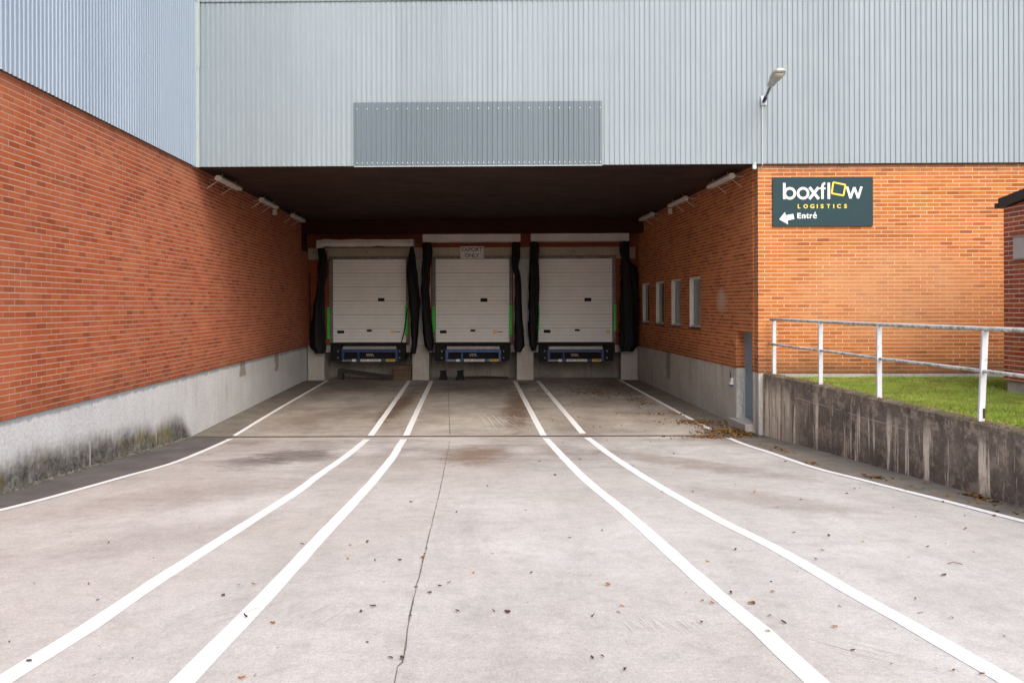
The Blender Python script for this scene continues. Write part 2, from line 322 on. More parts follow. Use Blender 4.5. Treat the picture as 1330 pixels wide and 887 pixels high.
M['label_white'] = plain('label_white', (.72,.72,.72), .5, var=.05)
M['label_yellow'] = plain('label_yellow', (.75,.50,.05), .5, var=.1)
M['ink'] = plain('label_ink', (.02,.02,.022), .6)
t = NT('railing_paint'); n1 = t.noise(11, 7, .8); x, y, z = t.sep()
c = t.mix(t.ramp(n1, [(.57, 0), (.66, .7)]), (.66,.69,.73), (.17,.145,.08)); M['rail_post'] = t.done(c, .5, 0, n1, .2, .003)
t = NT('mossy_railing_paint'); n1 = t.noise(9, 7, .8); nrm = t.n('ShaderNodeNewGeometry').outputs['Normal']; nzv = t.sep(nrm)[2]
c = t.mix(t.ramp(t.math('ADD', n1, t.math('MULTIPLY', nzv, -.08)), [(.46, 0), (.60, .85)]), (.66,.68,.66), (.16,.15,.07)); M['rail_pipe'] = t.done(c, .55, 0, n1, .3, .004)
M['sign_bg'] = plain('sign_slate', (.022,.052,.062), .65, var=.05, scale=2, spec=.2)
M['sign_white'] = plain('sign_white', (.80,.82,.84), .45, var=.02)
M['sign_yellow'] = plain('sign_yellow', (.80,.62,.045), .45, var=.03)
M['plate'] = plain('plate_grey', (.62,.61,.60), .5, var=.2, scale=8)
M['win_frame'] = plain('window_white', (.68,.68,.65), .5, var=.06)
t = NT('window_glass'); M['glass'] = t.done(t.mix(t.noise(2, 3), (.10,.13,.13), (.19,.22,.21)), .08, 0, None)
t = NT('dark_window_glass'); M['glass_dark'] = t.done((.02,.028,.03), .06)
t = NT('reflection_window_glass'); x, y, z = t.sep(); M['glass_reflect'] = t.done(t.mix(t.smooth(t.math('ADD', z, t.math('MULTIPLY', t.noise(6), .3)), 2.55, 2.75), (.10,.19,.07), (.05,.08,.08)), .1)  # green below, darker above: a reflection put into the pane colour
M['door_blue'] = plain('blue_grey_door', (.22,.29,.36), .45, var=.08)
M['sill'] = plain('dark_sill', (.03,.028,.03), .5)
M['fascia'] = plain('black_fascia', (.018,.019,.023), .45, var=.2)
M['grey_box'] = plain('grey_box_enamel', (.42,.42,.43), .4, var=.06)
M['lamp_alu'] = plain('lamp_alu', (.50,.50,.48), .4, .3, .1)
t = NT('lamp_lens'); M['lens'] = t.done((.46,.45,.40), .12)
M['lamp_arm'] = plain('lamp_arm_steel', (.20,.21,.22), .45, .4)
M['tube_housing'] = plain('light_housing', (.60,.57,.54), .5, var=.1)
M['conduit'] = plain('conduit_white', (.50,.54,.56), .5, var=.05)
M['wood'] = plain('weathered_brown_timber', (.11,.07,.05), .85, var=.4, scale=4)
M['timber_dark'] = plain('dark_steel_beam', (.03,.022,.018), .7, var=.4)
t = NT('grass_blades'); ri = t.n('ShaderNodeNewGeometry').outputs['Random Per Island']
c = t.ramp(ri, [(0, (.13,.24,.03)), (.4, (.24,.38,.045)), (.75, (.36,.50,.07)), (1, (.42,.44,.15))])
c = t.mix(t.ramp(t.noise(1.4, 5, .65), [(.42, 0), (.62, .7)]), c, (.46,.50,.11)); c = t.mix(t.ramp(t.noise(3.0, 8, .85), [(.47, 0), (.58, .8)]), c, (.17,.17,.045))
M['grass'] = t.done(c, .7, spec=.2)
t = NT('lawn_soil'); c = t.mix(t.ramp(t.noise(5, 6, .75), [(.35, 0), (.65, 1)]), (.10,.12,.03), (.24,.30,.06)); M['soil'] = t.done(c, .95, 0, t.noise(20, 5), .6, .02, .1)
t = NT('dead_leaf'); ri = t.n('ShaderNodeNewGeometry').outputs['Random Per Island']
c = t.ramp(ri, [(0, (.05,.028,.014)), (.3, (.16,.075,.022)), (.6, (.19,.10,.03)), (.85, (.27,.18,.065)), (1, (.07,.04,.022))]); M['litter'] = t.done(c, .8, spec=.2)
t = NT('scattered_leaf'); ri = t.n('ShaderNodeObjectInfo').outputs['Random']
c = t.ramp(ri, [(0, (.045,.025,.014)), (.45, (.13,.06,.022)), (.7, (.34,.15,.03)), (.9, (.40,.26,.07)), (1, (.07,.04,.02))]); M['leaf'] = t.done(c, .8, spec=.2)

# ------------------------------------------------------------------ wall frames (visible face at local y = 0, solid to +y)
class Fr:
    def __init__(s, a, b):
        s.a = Vector((*a, 0)); d = Vector((b[0]-a[0], b[1]-a[1], 0)); s.L = d.length; s.rz = math.atan2(d.y, d.x)
        s.m = Matrix.Translation(s.a) @ Matrix.Rotation(s.rz, 4, 'Z'); s.inv = s.m.inverted()
    def hit(s, px, py, d=0.0):              # local point where the sight line meets local plane y = d
        o = s.inv @ Vector((0,0,CZ)); r = s.inv.to_3x3() @ ray(px, py)
        k = (d-o.y)/r.y; return o+r*k
def lwx(y): return -5.92-.0462*(y-9.8)
def rwx(y): return 4.78-.0589*(y-16.44)
LW = Fr((lwx(-6), -6), (lwx(27.95), 27.95))
BW = Fr((-6.76, 27.95), (4.117, 27.70))
RW = Fr((4.117, 27.70), (4.78, 16.44))
FW = Fr((4.78, 16.44), (16.0, 16.24))
FC = Fr((-6.22, 16.60), (16.5, 16.20))      # facade sheeting
def wall(L, z0, z1, th, ops=(), x0=0.0, zs_extra=()):
    mb = MB(); xs = sorted({x0, L, *[o[0] for o in ops], *[o[1] for o in ops]}); zs = sorted({z0, z1, *[o[2] for o in ops], *[o[3] for o in ops]})
    xs = [x for x in xs if x0-1e-6 <= x <= L+1e-6]; zs = [z for z in zs if z0-1e-6 <= z <= z1+1e-6]
    def solid(i, j):
        if i < 0 or j < 0 or i >= len(xs)-1 or j >= len(zs)-1: return False
        cx, cz = (xs[i]+xs[i+1])/2, (zs[j]+zs[j+1])/2
        return not any(o[0] < cx < o[1] and o[2] < cz < o[3] for o in ops)
    for i in range(len(xs)-1):
        for j in range(len(zs)-1):
            if not solid(i, j): continue
            a, b, c, d = xs[i], xs[i+1], zs[j], zs[j+1]
            mb.face([(a,0,c),(b,0,c),(b,0,d),(a,0,d)]); mb.face([(a,th,c),(a,th,d),(b,th,d),(b,th,c)])
            if not solid(i-1, j): mb.face([(a,0,c),(a,0,d),(a,th,d),(a,th,c)])
            if not solid(i+1, j): mb.face([(b,0,c),(b,th,c),(b,th,d),(b,0,d)])
            if not solid(i, j-1): mb.face([(a,0,c),(a,th,c),(b,th,c),(b,0,c)])
            if not solid(i, j+1): mb.face([(a,0,d),(b,0,d),(b,th,d),(a,th,d)])
    return mb
def put(o, fr, x=0, y=0, z=0): o.matrix_local = fr.m @ Matrix.Translation((x,y,z)); return o

PT, CT = 1.21, 5.28                          # plinth top, soffit
wh = empty('warehouse', (-.9, 16.5, 0))
tag(wh, 'orange brick warehouse with grey corrugated sheeting above a covered truck loading recess', 'warehouse')
whi = Matrix.Translation((.9, -16.5, 0))
def wpart(mb, name, mat, fr=None, off=(0,0,0), **k):
    o = mb.build(name, mat, wh, **k)
    o.matrix_local = whi @ ((fr.m if fr else Matrix.Identity(4)) @ Matrix.Translation(off)); return o

# left wall
wpart(wall(LW.L+.3, PT, CT, .3), 'brick_wall', M['brick_left'], LW)['label'] = 'long reddish brick side wall on the left'
wpart(wall(LW.L+.3, -.4, PT, .3), 'concrete_plinth', M['plinth_left'], LW, (0,.018,0))['label'] = 'whitewashed plinth with a dark algae band at its foot'
# right recess wall
def rs(y): return (Vector((rwx(y), y, 0))-RW.a).length
wins = [(rs(a), rs(b), 1.985, 3.225) for a, b in ((26.98,26.02),(25.12,24.15),(23.26,22.28),(21.41,20.42))]
door = (rs(17.79), rs(16.80), .17, 1.99)
RWL = rs(16.745)
wpart(wall(RWL, PT, CT, .3, wins+[(door[0], door[1], PT, door[3])], x0=-.3), 'brick_wall', M['brick_right'], RW)['label'] = 'recess side wall with four narrow windows'
wpart(wall(RWL, -.4, PT, .3, [(door[0], door[1], door[2], PT)], x0=-.3), 'concrete_plinth', M['plinth_right'], RW, (0,.012,0))
# front right wall
wpart(wall(FW.L, PT, CT-.02, .3), 'brick_wall', M['brick_front'], FW)['label'] = 'bright orange brick front wall carrying the sign'
mb = wall(.16, -.4, PT, .3); wpart(mb, 'concrete_plinth', M['plinth_right'], FW, (.005,.008,0))
mb = wall(FW.L, .9, PT, .3, x0=.17); wpart(mb, 'concrete_plinth', M['conc'], FW, (0,-.03,-.012))
# back wall with three door openings
sc = [BW.hit(px, 400).x for px in (479, 613.3, 747.4)]
DZ0, DZ1, DW = 1.32, 4.07, 2.43
ops = [(s-DW/2-.10, s+DW/2+.10, PT-.2, DZ1+.10) for s in sc]
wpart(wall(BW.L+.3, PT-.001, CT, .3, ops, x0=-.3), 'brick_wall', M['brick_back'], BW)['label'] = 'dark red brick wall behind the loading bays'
pil = [BW.hit(px, 470).x for px in (411, 546.5, 682, 817.3)]
for s in pil:
    b = wall(s+.27, -.2, PT+.03, .9, x0=s-.27)
    wpart(b, 'dock_pillar', M['conc'], BW, (0,-.03,0))
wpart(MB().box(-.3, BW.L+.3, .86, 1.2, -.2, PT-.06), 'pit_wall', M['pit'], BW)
wpart(MB().box(-.3, BW.L+.3, .45, 1.3, PT-.06, PT+.04), 'dock_floor', M['conc'], BW)
wpart(MB().box(-.3, BW.L+.3, .9, 1.3, PT+.04, CT), 'inner_wall', M['core'], BW)
# lintel and wall panels between the bays
l0, l1 = BW.hit(401, 328).x, BW.hit(824.5, 328).x
mb = MB()
edges = [l0]+[e for s in sc for e in (s-DW/2-.12, s+DW/2+.12)]+[l1]
mb.box(l0, l1, -.09, .0-.002, 4.17, 4.44)
for a, b in ((edges[0], edges[1]), (edges[2], edges[3]), (edges[4], edges[5]), (edges[6], edges[7])): mb.box(a, b, -.09, -.002, 4.06, 4.168)
for s in pil[:1]+sc+pil[3:]:
    for dx in (-.06,): mb.tube([(s+dx, -.095, 4.30), (s+dx, -.08, 4.30)], .022, 8, 1)
mb.tube([(sc[0]-1.35, -.095, 4.32), (sc[0]-1.35, -.08, 4.32)], .022, 8, 1)
wpart(mb, 'lintel', [M['lintel'], M['black']], BW)
for a, b in ((edges[2], edges[3]), (edges[4], edges[5])): wpart(MB().box(a+.02, b-.02, -.05, -.003, PT+.04, 4.055), 'wall_panel', M['panel_grey'], BW)
# corbels at the pillar heads
for i, s in enumerate(pil):
    for sg in ((1,) if i == 0 else (-1,) if i == 3 else (-1, 1)):
        a, b = sorted((s+sg*.272, s+sg*.47)); wpart(MB().box(a, b, -.028, .35, PT-.20, PT+.028), 'corbel', M['conc'], BW)
# downstand beam in front of the back wall
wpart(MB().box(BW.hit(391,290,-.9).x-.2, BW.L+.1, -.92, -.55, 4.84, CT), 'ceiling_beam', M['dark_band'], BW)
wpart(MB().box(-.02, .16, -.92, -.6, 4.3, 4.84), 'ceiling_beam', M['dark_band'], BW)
# soffit
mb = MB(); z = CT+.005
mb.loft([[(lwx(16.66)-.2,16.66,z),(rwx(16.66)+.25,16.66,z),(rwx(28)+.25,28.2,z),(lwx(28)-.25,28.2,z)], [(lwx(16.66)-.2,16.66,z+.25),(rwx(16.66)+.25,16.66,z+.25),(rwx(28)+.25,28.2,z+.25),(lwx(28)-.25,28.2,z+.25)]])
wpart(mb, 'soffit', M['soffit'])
# cores behind the sheeting
wpart(MB().box(-.1, 22.5, .10, 12, CT+.27, 12), 'upper_wall', M['core'], FC)
wpart(MB().box(0, 22.7, .10, 5, CT+.01, 12), 'upper_wall', M['core'], LW)
wpart(MB().box(10.95+.3, FW.L+5, .32, 11, .5, CT+.2), 'upper_wall', M['core'], FC, (.3,0,0))

# sheeting
def corr(L, z0, z1, pitch, dep, mb=None, x0=0.0, y=0.0, m=0):
    mb = mb or MB(); prof = [(.0,0),(.36,.0),(.39,.12),(.46,.88),(.50,1),(.84,1),(.88,.88),(.96,.12)]
    pts = []; n = int((L-x0)/pitch)+1
    for i in range(n):
        jit = random.uniform(-.0008, .0008)
        for a, h in prof:
            x = x0+(i+a)*pitch
            if x > L: break
            pts.append((x, y-h*dep+jit))
    mb.loft([[(x, yy, z0) for x, yy in pts], [(x, yy, z1) for x, yy in pts]], m, False, False); return mb
def screws(mb, xs, z, y, m=1):
    for x in xs: mb.box(x-.008, x+.008, y-.008, y, z-.008, z+.008, m)
pt = .0985
mb = corr(FC.L, CT-.02, 8.52, pt, .019)
for zz in (6.31, 7.25): screws(mb, [(.62+i)*pt for i in range(1, 226, 2) if random.random() < .9], zz, -.019)
wpart(mb, 'corrugated_sheeting', [M['sheet'], M['screw']], FC)['label'] = 'grey corrugated sheeting over the loading recess'
mb = corr(FC.L, 8.475, 12, pt, .020, y=-.025); wpart(mb, 'corrugated_sheeting', M['sheet'], FC)['label'] = 'upper course of sheeting lapped over the lower one'
i0, i1 = FC.hit(462, 175).x, FC.hit(781.5, 175).x
i0 = round(i0/pt)*pt
mb = corr(i1, CT-.03, 6.49, pt, .024, x0=i0, y=-.030)
screws(mb, [i0+(.62+i)*pt for i in range(0, 49, 2)], 6.36, -.054, 1); screws(mb, [i0+(.62+i)*pt for i in range(0, 49, 1)], CT+.03, -.054, 1)
mb.box(i1-.012, i1+.004, -.054, -.02, CT-.03, 6.49, 0); mb.box(i0-.004, i0+.012, -.054, -.02, CT-.03, 6.49, 0)
mb.box(i0, i1, -.058, -.022, CT-.045, CT-.031, 2)
wpart(mb, 'infill_panel', [M['sheet_dark'], M['label_white'], M['flash']], FC)['label'] = 'darker slate grey panel of sheeting above the bays'
# left wing sheeting (slightly in front of the brick)
LL = (Vector((lwx(16.6), 16.6, 0))-LW.a).length
mb = corr(LL-.03, CT-.02, 12, .1, .014, y=-.045)
wpart(mb, 'corrugated_sheeting', [M['sheet_left']], LW)['label'] = 'grey sheeting above the left wall with its bluish light put into the colour'
wpart(MB().box(0, LL, -.044, -.005, CT+.0, CT+.012), 'shadow_gap_strip', M['sill'], LW)  # near-black strip standing for the shade under the sheeting edge
# corner flashing
mb = MB(); mb.box(-.02, .115, -.034, -.022, CT-.03, 7.22); mb.box(-.02, .128, -.042, -.035, 7.20, 12); mb.box(-.02, -.008, -.10, -.03, CT-.03, 12)
wpart(mb, 'corner_flashing', M['flash'], FC)
wpart(MB().box(10.95, FC.L, -.028, .09, CT-.028, CT-.022), 'shadow_gap_strip', M['sill'], FC)  # near-black strip standing for the shadow gap above the front brick

# windows of the recess wall
for k, (a, b, z0, z1) in enumerate(wins):
    w = empty('window'); w.parent = wh; w.matrix_local = whi @ RW.m
    mb = MB(); t_ = .055
    mb.box(a, a+t_, .03, .13, z0, z1); mb.box(b-t_, b, .03, .13, z0, z1); mb.box(a+t_, b-t_, .03, .13, z1-t_, z1); mb.box(a+t_, b-t_, .03, .13, z0, z0+t_)
    mb.box(a, a+.012, .003, .03, z0, z1); mb.box(a+.012, b-.012, .003, .03, z1-.05, z1)
    mb.build('frame', M['win_frame'], w, bevel=.004)
    MB().box(a+t_, b-t_, .09, .10, z0+t_, z1-t_).build('pane', [M['glass_dark'], M['glass_reflect'], M['glass'], M['glass']][k], w)
    MB().box(a-.02, b+.02, -.035, .03, z0-.045, z0-.003).build('sill', M['sill'], w)
# side door
d = empty('door'); d.parent = wh; d.matrix_local = whi @ RW.m
a, b, z0, z1 = door
MB().box(a+.05, b-.05, .215, .26, z0+.02, z1-.05).build('door_leaf', M['door_blue'], d)
mb = MB(); mb.box(a, a+.05, .19, .28, z0, z1); mb.box(b-.05, b, .19, .28, z0, z1); mb.box(a+.05, b-.05, .19, .28, z1-.05, z1); mb.build('frame', M['door_blue'], d, bevel=.004)
mb = MB(); mb.box(a+.06, a+.10, .19, .214, 1.12, 1.34); mb.tube([(a+.08,.214,1.22),(a+.08,.16,1.22),(a+.20,.16,1.22)], .009, 8); mb.build('handle', M['steel'], d)
mb = MB(); mb.box(a-.05, b+.05, -.16, .3, -.1, z0-.001); mb.build('step', M['conc'], d, bevel=.01)

# ------------------------------------------------------------------ loading bays
curt = [
 ([(413,420.6,321),(414.6,424.6,337.6),(413.8,424.6,354),(412,421,378),(407,421,405),(403.8,422,432),(403.8,422,449),(410,421.5,458.5)],
  [(533,536.8,320),(530,539.6,340),(529,541.5,356.6),(532,545.6,391.8),(533.7,543.7,418.8),(534.8,541.8,443),(533,539.6,459)]),
 ([(549.8,560,314.7),(549,560.6,324),(549,560,337.7),(548,558,354),(548,557.4,378),(548.7,559.3,405),(549.8,562,432.4),(552,563.3,448.7),(557,562.8,455.5)],
  [(666,675,314.7),(665.4,675,332),(665,673,347),(669,676.5,359),(669,677,378),(669,677.8,405),(669,679.7,432),(668,680.8,448.7),(669.4,677,456.5)]),
 ([(689,698,314.6),(688.7,699.5,327),(688,699,340),(687.6,700,378),(687.3,699.5,405),(686.8,698,432),(688,697,446),(691,696,455)],
  [(805.6,816,314.6),(805,816.4,324),(807,817,337.6),(807,826,349),(807,828.2,378),(806.7,828.2,405),(806,828.2,432),(806,828,446),(807,821,456)]),
]
heads = [(411,536.5,310.8,320.6), (549,675.8,303.9,314.2), (689.5,817,303.0,313.3)]
greens = [((425.6,428.2,399,440),(526.6,530.4,397,435.6)), ((561.6,565.2,398,431.5),(661.8,665.6,397,435)), ((698.2,700.6,397,430),(797.2,800,395,430))]
lev = [(443.6,516.6), (578.5,651), (711,784.5)]
blab = ['left loading bay with a torn sagging canopy strip and junk stacked beneath', 'middle loading bay under the EXPORT ONLY plate', 'right loading bay beside the wall with the windows']
handles = [((491,499.5,387.3,391.5),(438,447,429.3,433),(476.5,483,428,430.7)), ((624,633,387.5,392),(571.4,580,429,433),(611,617.5,428,430.6)), ((759,768,387,391.5),(706.3,715,428.3,432.3),(746.5,753,427.6,430))]
stick = [(507.5,511.7), (640.5,645), (787.5,792.3)]
for k in range(3):
    s = sc[k]; gz = g(27.8)
    root = empty('loading_bay'); root.matrix_world = BW.m @ Matrix.Translation((s, 0, gz))
    tag(root, blab[k], 'loading bay', 'three loading bays at the back of the recess')
    def L(px, py, d=0.0):
        p = BW.hit(px, py, d); return Vector((p.x-s, p.y, p.z-gz))
    # sectional door, panel by panel in one mesh
    dr = empty('dock_door'); dr.parent = root
    z0, z1, w = DZ0-gz, DZ1-gz, DW/2
    mb = MB(); npan = 6; hts = (z1-z0)/npan; y = .14
    ribs = 3
    for i in range(npan):
        a = z0+i*hts; mb.box(-w, w, y+.012, y+.05, a, a+hts, 1)
        n = 4
        for j in range(n):
            mb.box(-w, w, y, y+.013, a+.010+j*(hts-.007)/n+(.0015 if j else 0), a+.007+(j+1)*(hts-.007)/n-.0, 0)
    lf = mb.build('door_panel', [M['door'], M['groove']], dr)
    # handles and peep slots
    for (a, b, t0, t1) in handles[k]:
        p, q = L(a, t1, y), L(b, t0, y)
        m2 = MB(); m2.box(p.x, q.x, y-.02, y+.001, p.z, q.z); m2.build('handle', M['black'], dr, bevel=.008)
    a, b = stick[k]; p, q = L(a, 433.3, y), L(b, 428.5, y)
    mm = MB(); mm.box(p.x, q.x, y-.004, y-.001, p.z, q.z, 0); mm.box(p.x+.03, q.x-.03, y-.006, y-.004, p.z+.03, q.z-.03, 1)
    if k < 2:
        for j in range(4): mm.box(q.x+.03+j*.045, q.x+.062+j*.045, y-.003, y-.001, p.z+.04, p.z+.075, 2)
    mm.build('sticker', [M['label_yellow'], M['label_white'], M['ink']], dr)
    if k == 0:
        mm = MB(); px_ = L(455.5, 400, y).x; mm.box(px_, px_+.012, y-.006, y-.0005, z0, z1); mm.build('vertical_trim', M['label_white'], dr)
    # steel door frame
    mb = MB(); mb.box(-w-.15, -w-.004, .06, .20, z0-.10, z1+.11); mb.box(w+.004, w+.15, .06, .20, z0-.10, z1+.11); mb.box(-w-.004, w+.004, .06, .20, z1+.004, z1+.11)
    mb.build('door_frame', M['frame_grey'], root, bevel=.004)
    # canopy strip
    x0, x1, yt, yb = heads[k]; dd = -.75
    p, q = L(x0, yb, dd), L(x1, yt, dd)
    mb = MB()
    if k == 0:
        n = 40; rings = []
        for i in range(n+1):
            f_ = i/n; x = p.x+(q.x-p.x)*f_
            tz = q.z+.03*mn.noise((f_*6, 1, 0))-.02*(f_ < .06)
            bz = p.z+.035*mn.noise((f_*7, 5, 0))-(.05 if f_ < .07 else 0)
            wv = .04*mn.noise((f_*9, 3, 0))
            rings.append([(x, dd+wv, bz), (x, dd-.02+wv, (bz+tz)/2), (x, dd+.01+wv, tz), (x, dd+.35, tz+.01), (x, dd+.32+wv, bz+.03)])
        mb.loft(rings)
        mb.build('canopy', M['canopy'], root)
        mb = MB(); mb.box(p.x-.01, q.x+.01, dd+.35, dd+.42, p.z+.02, q.z+.0)
        mb.build('canopy_frame', M['frame_grey'], root)
        for xa in (p.x, q.x-.06): MB().box(xa, xa+.06, dd+.43, -.03, q.z-.09, q.z-.03).build('canopy_arm', M['frame_grey'], root)
    else:
        n = 24; rings = []
        for i in range(n+1):
            f_ = i/n; x = p.x+(q.x-p.x)*f_; bz = p.z+.012*mn.noise((f_*4, 8+k, 0)); wv = .012*mn.noise((f_*5, k, 0))
            rings.append([(x, dd+wv, bz), (x, dd+wv*.5, (bz+q.z)/2), (x, dd, q.z), (x, dd+.4, q.z), (x, dd+.4, bz)])
        mb.loft(rings)
        mb.build('canopy', M['canopy'], root)
        for xa in (p.x, q.x-.06): MB().box(xa, xa+.06, dd+.401, -.03, q.z-.12, q.z-.03).build('canopy_arm', M['frame_grey'], root)
    # hanging side curtains: folded black tarpaulin
    for ci, c_ in enumerate(curt[k]):
        dc = -.42; rows = []
        pts = [(L(a, yy, dc), L(b, yy, dc)) for a, b, yy in c_]
        nz_ = 46
        for i in range(nz_+1):
            f_ = i/nz_*(len(pts)-1); j = min(int(f_), len(pts)-2); e = f_-j; e = e*e*(3-2*e)
            a = pts[j][0].lerp(pts[j+1][0], e); b = pts[j][1].lerp(pts[j+1][1], e)
            zc = pts[j][0].z+(pts[j+1][0].z-pts[j][0].z)*(f_-j)
            n = 28; ring = []
            hw = (b.x-a.x)/2; cxm = (a.x+b.x)/2
            for q_ in range(n):
                th = q_*2*math.pi/n
                fold = 1+.18*math.sin(th*7+zc*1.3+k)+.20*mn.noise((math.cos(th)*2, math.sin(th)*2, zc*2.6+k*5+ci*3))+.12*mn.noise((math.cos(th)*5, 3, zc*9+k*5+ci*3))
                ring.append((cxm+hw*math.cos(th)*min(1.28, max(.72, fold)), dc+.13*math.sin(th)*fold, zc+.02*math.sin(th*3)))
            rows.append(ring)
        mb = MB(); mb.loft(rows); mb.build('side_curtain', M['tarp'], root, smooth=True)
    # green guide strips
    for gi, (a, b, t0, t1) in enumerate(greens[k]):
        p, q = L(a, t1, .05), L(b, t0, .05)
        mb = MB(); mb.box(p.x, q.x, -.02, .058, p.z, q.z); mb.build('guide_strip', M['green'], root, bevel=.006)
    # leveller
    lv = empty('dock_leveller'); lv.parent = root
    a, b = lev[k]; p, q = L(a, 469.7, -.25), L(b, 453.4, -.25)
    bl = M['blue2'] if k == 1 else M['blue']
    mb = MB(); mb.box(p.x, p.x+.09, -.25, .4, p.z, q.z); mb.box(q.x-.09, q.x, -.25, .4, p.z, q.z); mb.box(p.x+.09, q.x-.09, -.25, -.10, q.z-.11, q.z-.001)
    mb.box(p.x+.09, q.x-.09, -.25, -.17, p.z, p.z+.085); mb.box(p.x+.5, p.x+.56, -.12, -.10, p.z+.085, q.z-.11); mb.build('leveller_frame', bl, lv, bevel=.006)
    MB().box(p.x+.09, q.x-.09, -.06, .4, p.z+.02, q.z-.112).build('leveller_body', M['black'], lv)
    zt = L(a, 450, -.25).z
    MB().loft([[(p.x+.05, -.30, q.z+.002), (p.x+.05, -.30, zt), (p.x+.05, .45, zt+.03), (p.x+.05, .45, q.z+.03)], [(q.x-.05, -.30, q.z+.002), (q.x-.05, -.30, zt), (q.x-.05, .45, zt+.03), (q.x-.05, .45, q.z+.03)]]).build('lip', M['steel'], lv)
    mb = MB(); W_ = q.x-p.x; yl = -.256
    mb.box(p.x+.02*W_, p.x+.19*W_, yl, yl+.004, p.z+.018, p.z+.05, 3); mb.box(p.x+.19*W_, p.x+.26*W_, yl, yl+.004, p.z+.002, p.z+.08, 0)
    mb.box(p.x+.34*W_, p.x+.70*W_, yl, yl+.004, p.z+.004, p.z+.08, 0)
    for j in range(9):
        if j != 3: mb.box(p.x+(.365+j*.034)*W_, p.x+(.388+j*.034)*W_, yl-.003, yl, p.z+.032, p.z+.052, 2)
    mb.box(p.x+.79*W_, p.x+.95*W_, yl, yl+.004, p.z+.004, p.z+.08, 1)
    for j in range(3): mb.box(p.x+(.81+j*.045)*W_, p.x+(.835+j*.045)*W_, yl-.003, yl, p.z+.025, p.z+.06, 2)
    for j in range(5): mb.box(p.x+(.42+j*.026)*W_, p.x+(.436+j*.026)*W_, -.066, -.061, p.z+.215, p.z+.24, 0)
    for j in range(4): mb.box(p.x+(.43+j*.036)*W_, p.x+(.450+j*.036)*W_, -.066, -.061, p.z+.165, p.z+.19, 1)
    mb.build('label_strip', [M['label_white'], M['label_yellow'], M['ink'], M['steel']], lv)
    # bumpers and black backing either side
    mb = MB(); mb.box(-w-.06, w+.06, -.05, .12, zt+.035, z0-.006); mb.build('threshold', M['black'], root)
    for sg in (-1, 1):
        xa, xb = sorted((sg*(w-.0), (p.x-.01) if sg < 0 else (q.x+.01)))
        mb = MB(); mb.box(xa, xb, -.22, .3, p.z+.02, zt+.03)
        for zz in (p.z+.12, p.z+.34): mb.tube([((xa+xb)/2-.03*sg*2, -.235, zz), ((xa+xb)/2-.03*sg*2, -.21, zz)], .028, 8, 1)
        mb.build('bumper', [M['black'], M['steel']], root, bevel=.012)
# cable draped over the first door
p = [BW.hit(x, y, -.05) for x, y in ((529,400),(526,425),(523.5,437),(521,446))]
mb = MB(); mb.tube(p, .018, 8); o = put(mb.build('hanging_cable', M['black'], None), BW); tag(o, 'thin black cable hanging across the lower right edge of the left dock door', 'cable')

# export sign
p, q = BW.hit(598, 335.9, -.16), BW.hit(628, 319.9, -.16)
sg = empty('wall_sign'); sg.matrix_world = BW.m @ Matrix.Translation(((p.x+q.x)/2, -.13, (p.z+q.z)/2))
tag(sg, 'small grey plate reading EXPORT ONLY above the middle dock door', 'sign')
hw, hh_ = (q.x-p.x)/2, (q.z-p.z)/2
MB().box(-hw, hw, -.01, .04, -hh_, hh_).build('plate', M['plate'], sg, bevel=.003)
def put_text(body, size, x, z, parent, mat, y=-.012, wid=None, hgt=None, name='lettering', shear=0, align='CENTER', bold=0):
    me = text_mesh(body, size, align, 1.0, .012)
    xs = [v.co.x for v in me.vertices]; ys = [v.co.y for v in me.vertices]
    w0, h0 = max(xs)-min(xs), max(ys)-min(ys); kx = wid/w0 if wid else 1; ky = hgt/h0 if hgt else kx
    mx, my = (max(xs)+min(xs))/2, (max(ys)+min(ys))/2
    if align == 'LEFT': mx = min(xs)
    for v in me.vertices: v.co = Vector(((v.co.x-mx)*kx, y+(-.002 if v.co.z > 0 else .001), (v.co.y-my)*ky))
    me.name = name; me.materials.clear(); me.materials.append(mat)
    for pl in me.polygons: pl.material_index = 0
    o = bpy.data.objects.new(name, me); col.objects.link(o); o.parent = parent; o.location = (x, 0, z); return o
put_text('EXPORT', .2, 0, .098, sg, M['ink'], wid=hw*1.78, hgt=.125)
put_text('ONLY', .2, 0, -.095, sg, M['ink'], wid=hw*1.22, hgt=.12)

# ------------------------------------------------------------------ company sign
c0, c1 = FW.hit(1004, 294, -.05), FW.hit(1134.2, 229.8, -.05)
cs = empty('wall_sign'); W_, H_ = c1.x-c0.x, c1.z-c0.z
cs.matrix_world = FW.m @ Matrix.Translation((c0.x, -.04, c0.z))
tag(cs, 'dark slate company sign with white and yellow lettering on the orange front wall', 'sign')
MB().box(0, W_, 0, .03, 0, H_).build('board', M['sign_bg'], cs, bevel=.004)
U = W_/458.0                                 # one sign unit; sign space is 458 x 226 units, y down from the top
def SX(x): return (x-88)*U
def SZ(y): return H_-(y-105)*U
def bar(mb, x0, y0, x1, y1, w, ya=-.004):    # stroke between two points
    a, b = Vector((SX(x0), 0, SZ(y0))), Vector((SX(x1), 0, SZ(y1))); d = (b-a).normalized(); n = Vector((d.z, 0, -d.x))*w*U/2
    mb.prism([((a+n).x, (a+n).z), ((b+n).x, (b+n).z), ((b-n).x, (b-n).z), ((a-n).x, (a-n).z)], ya, -.0005)
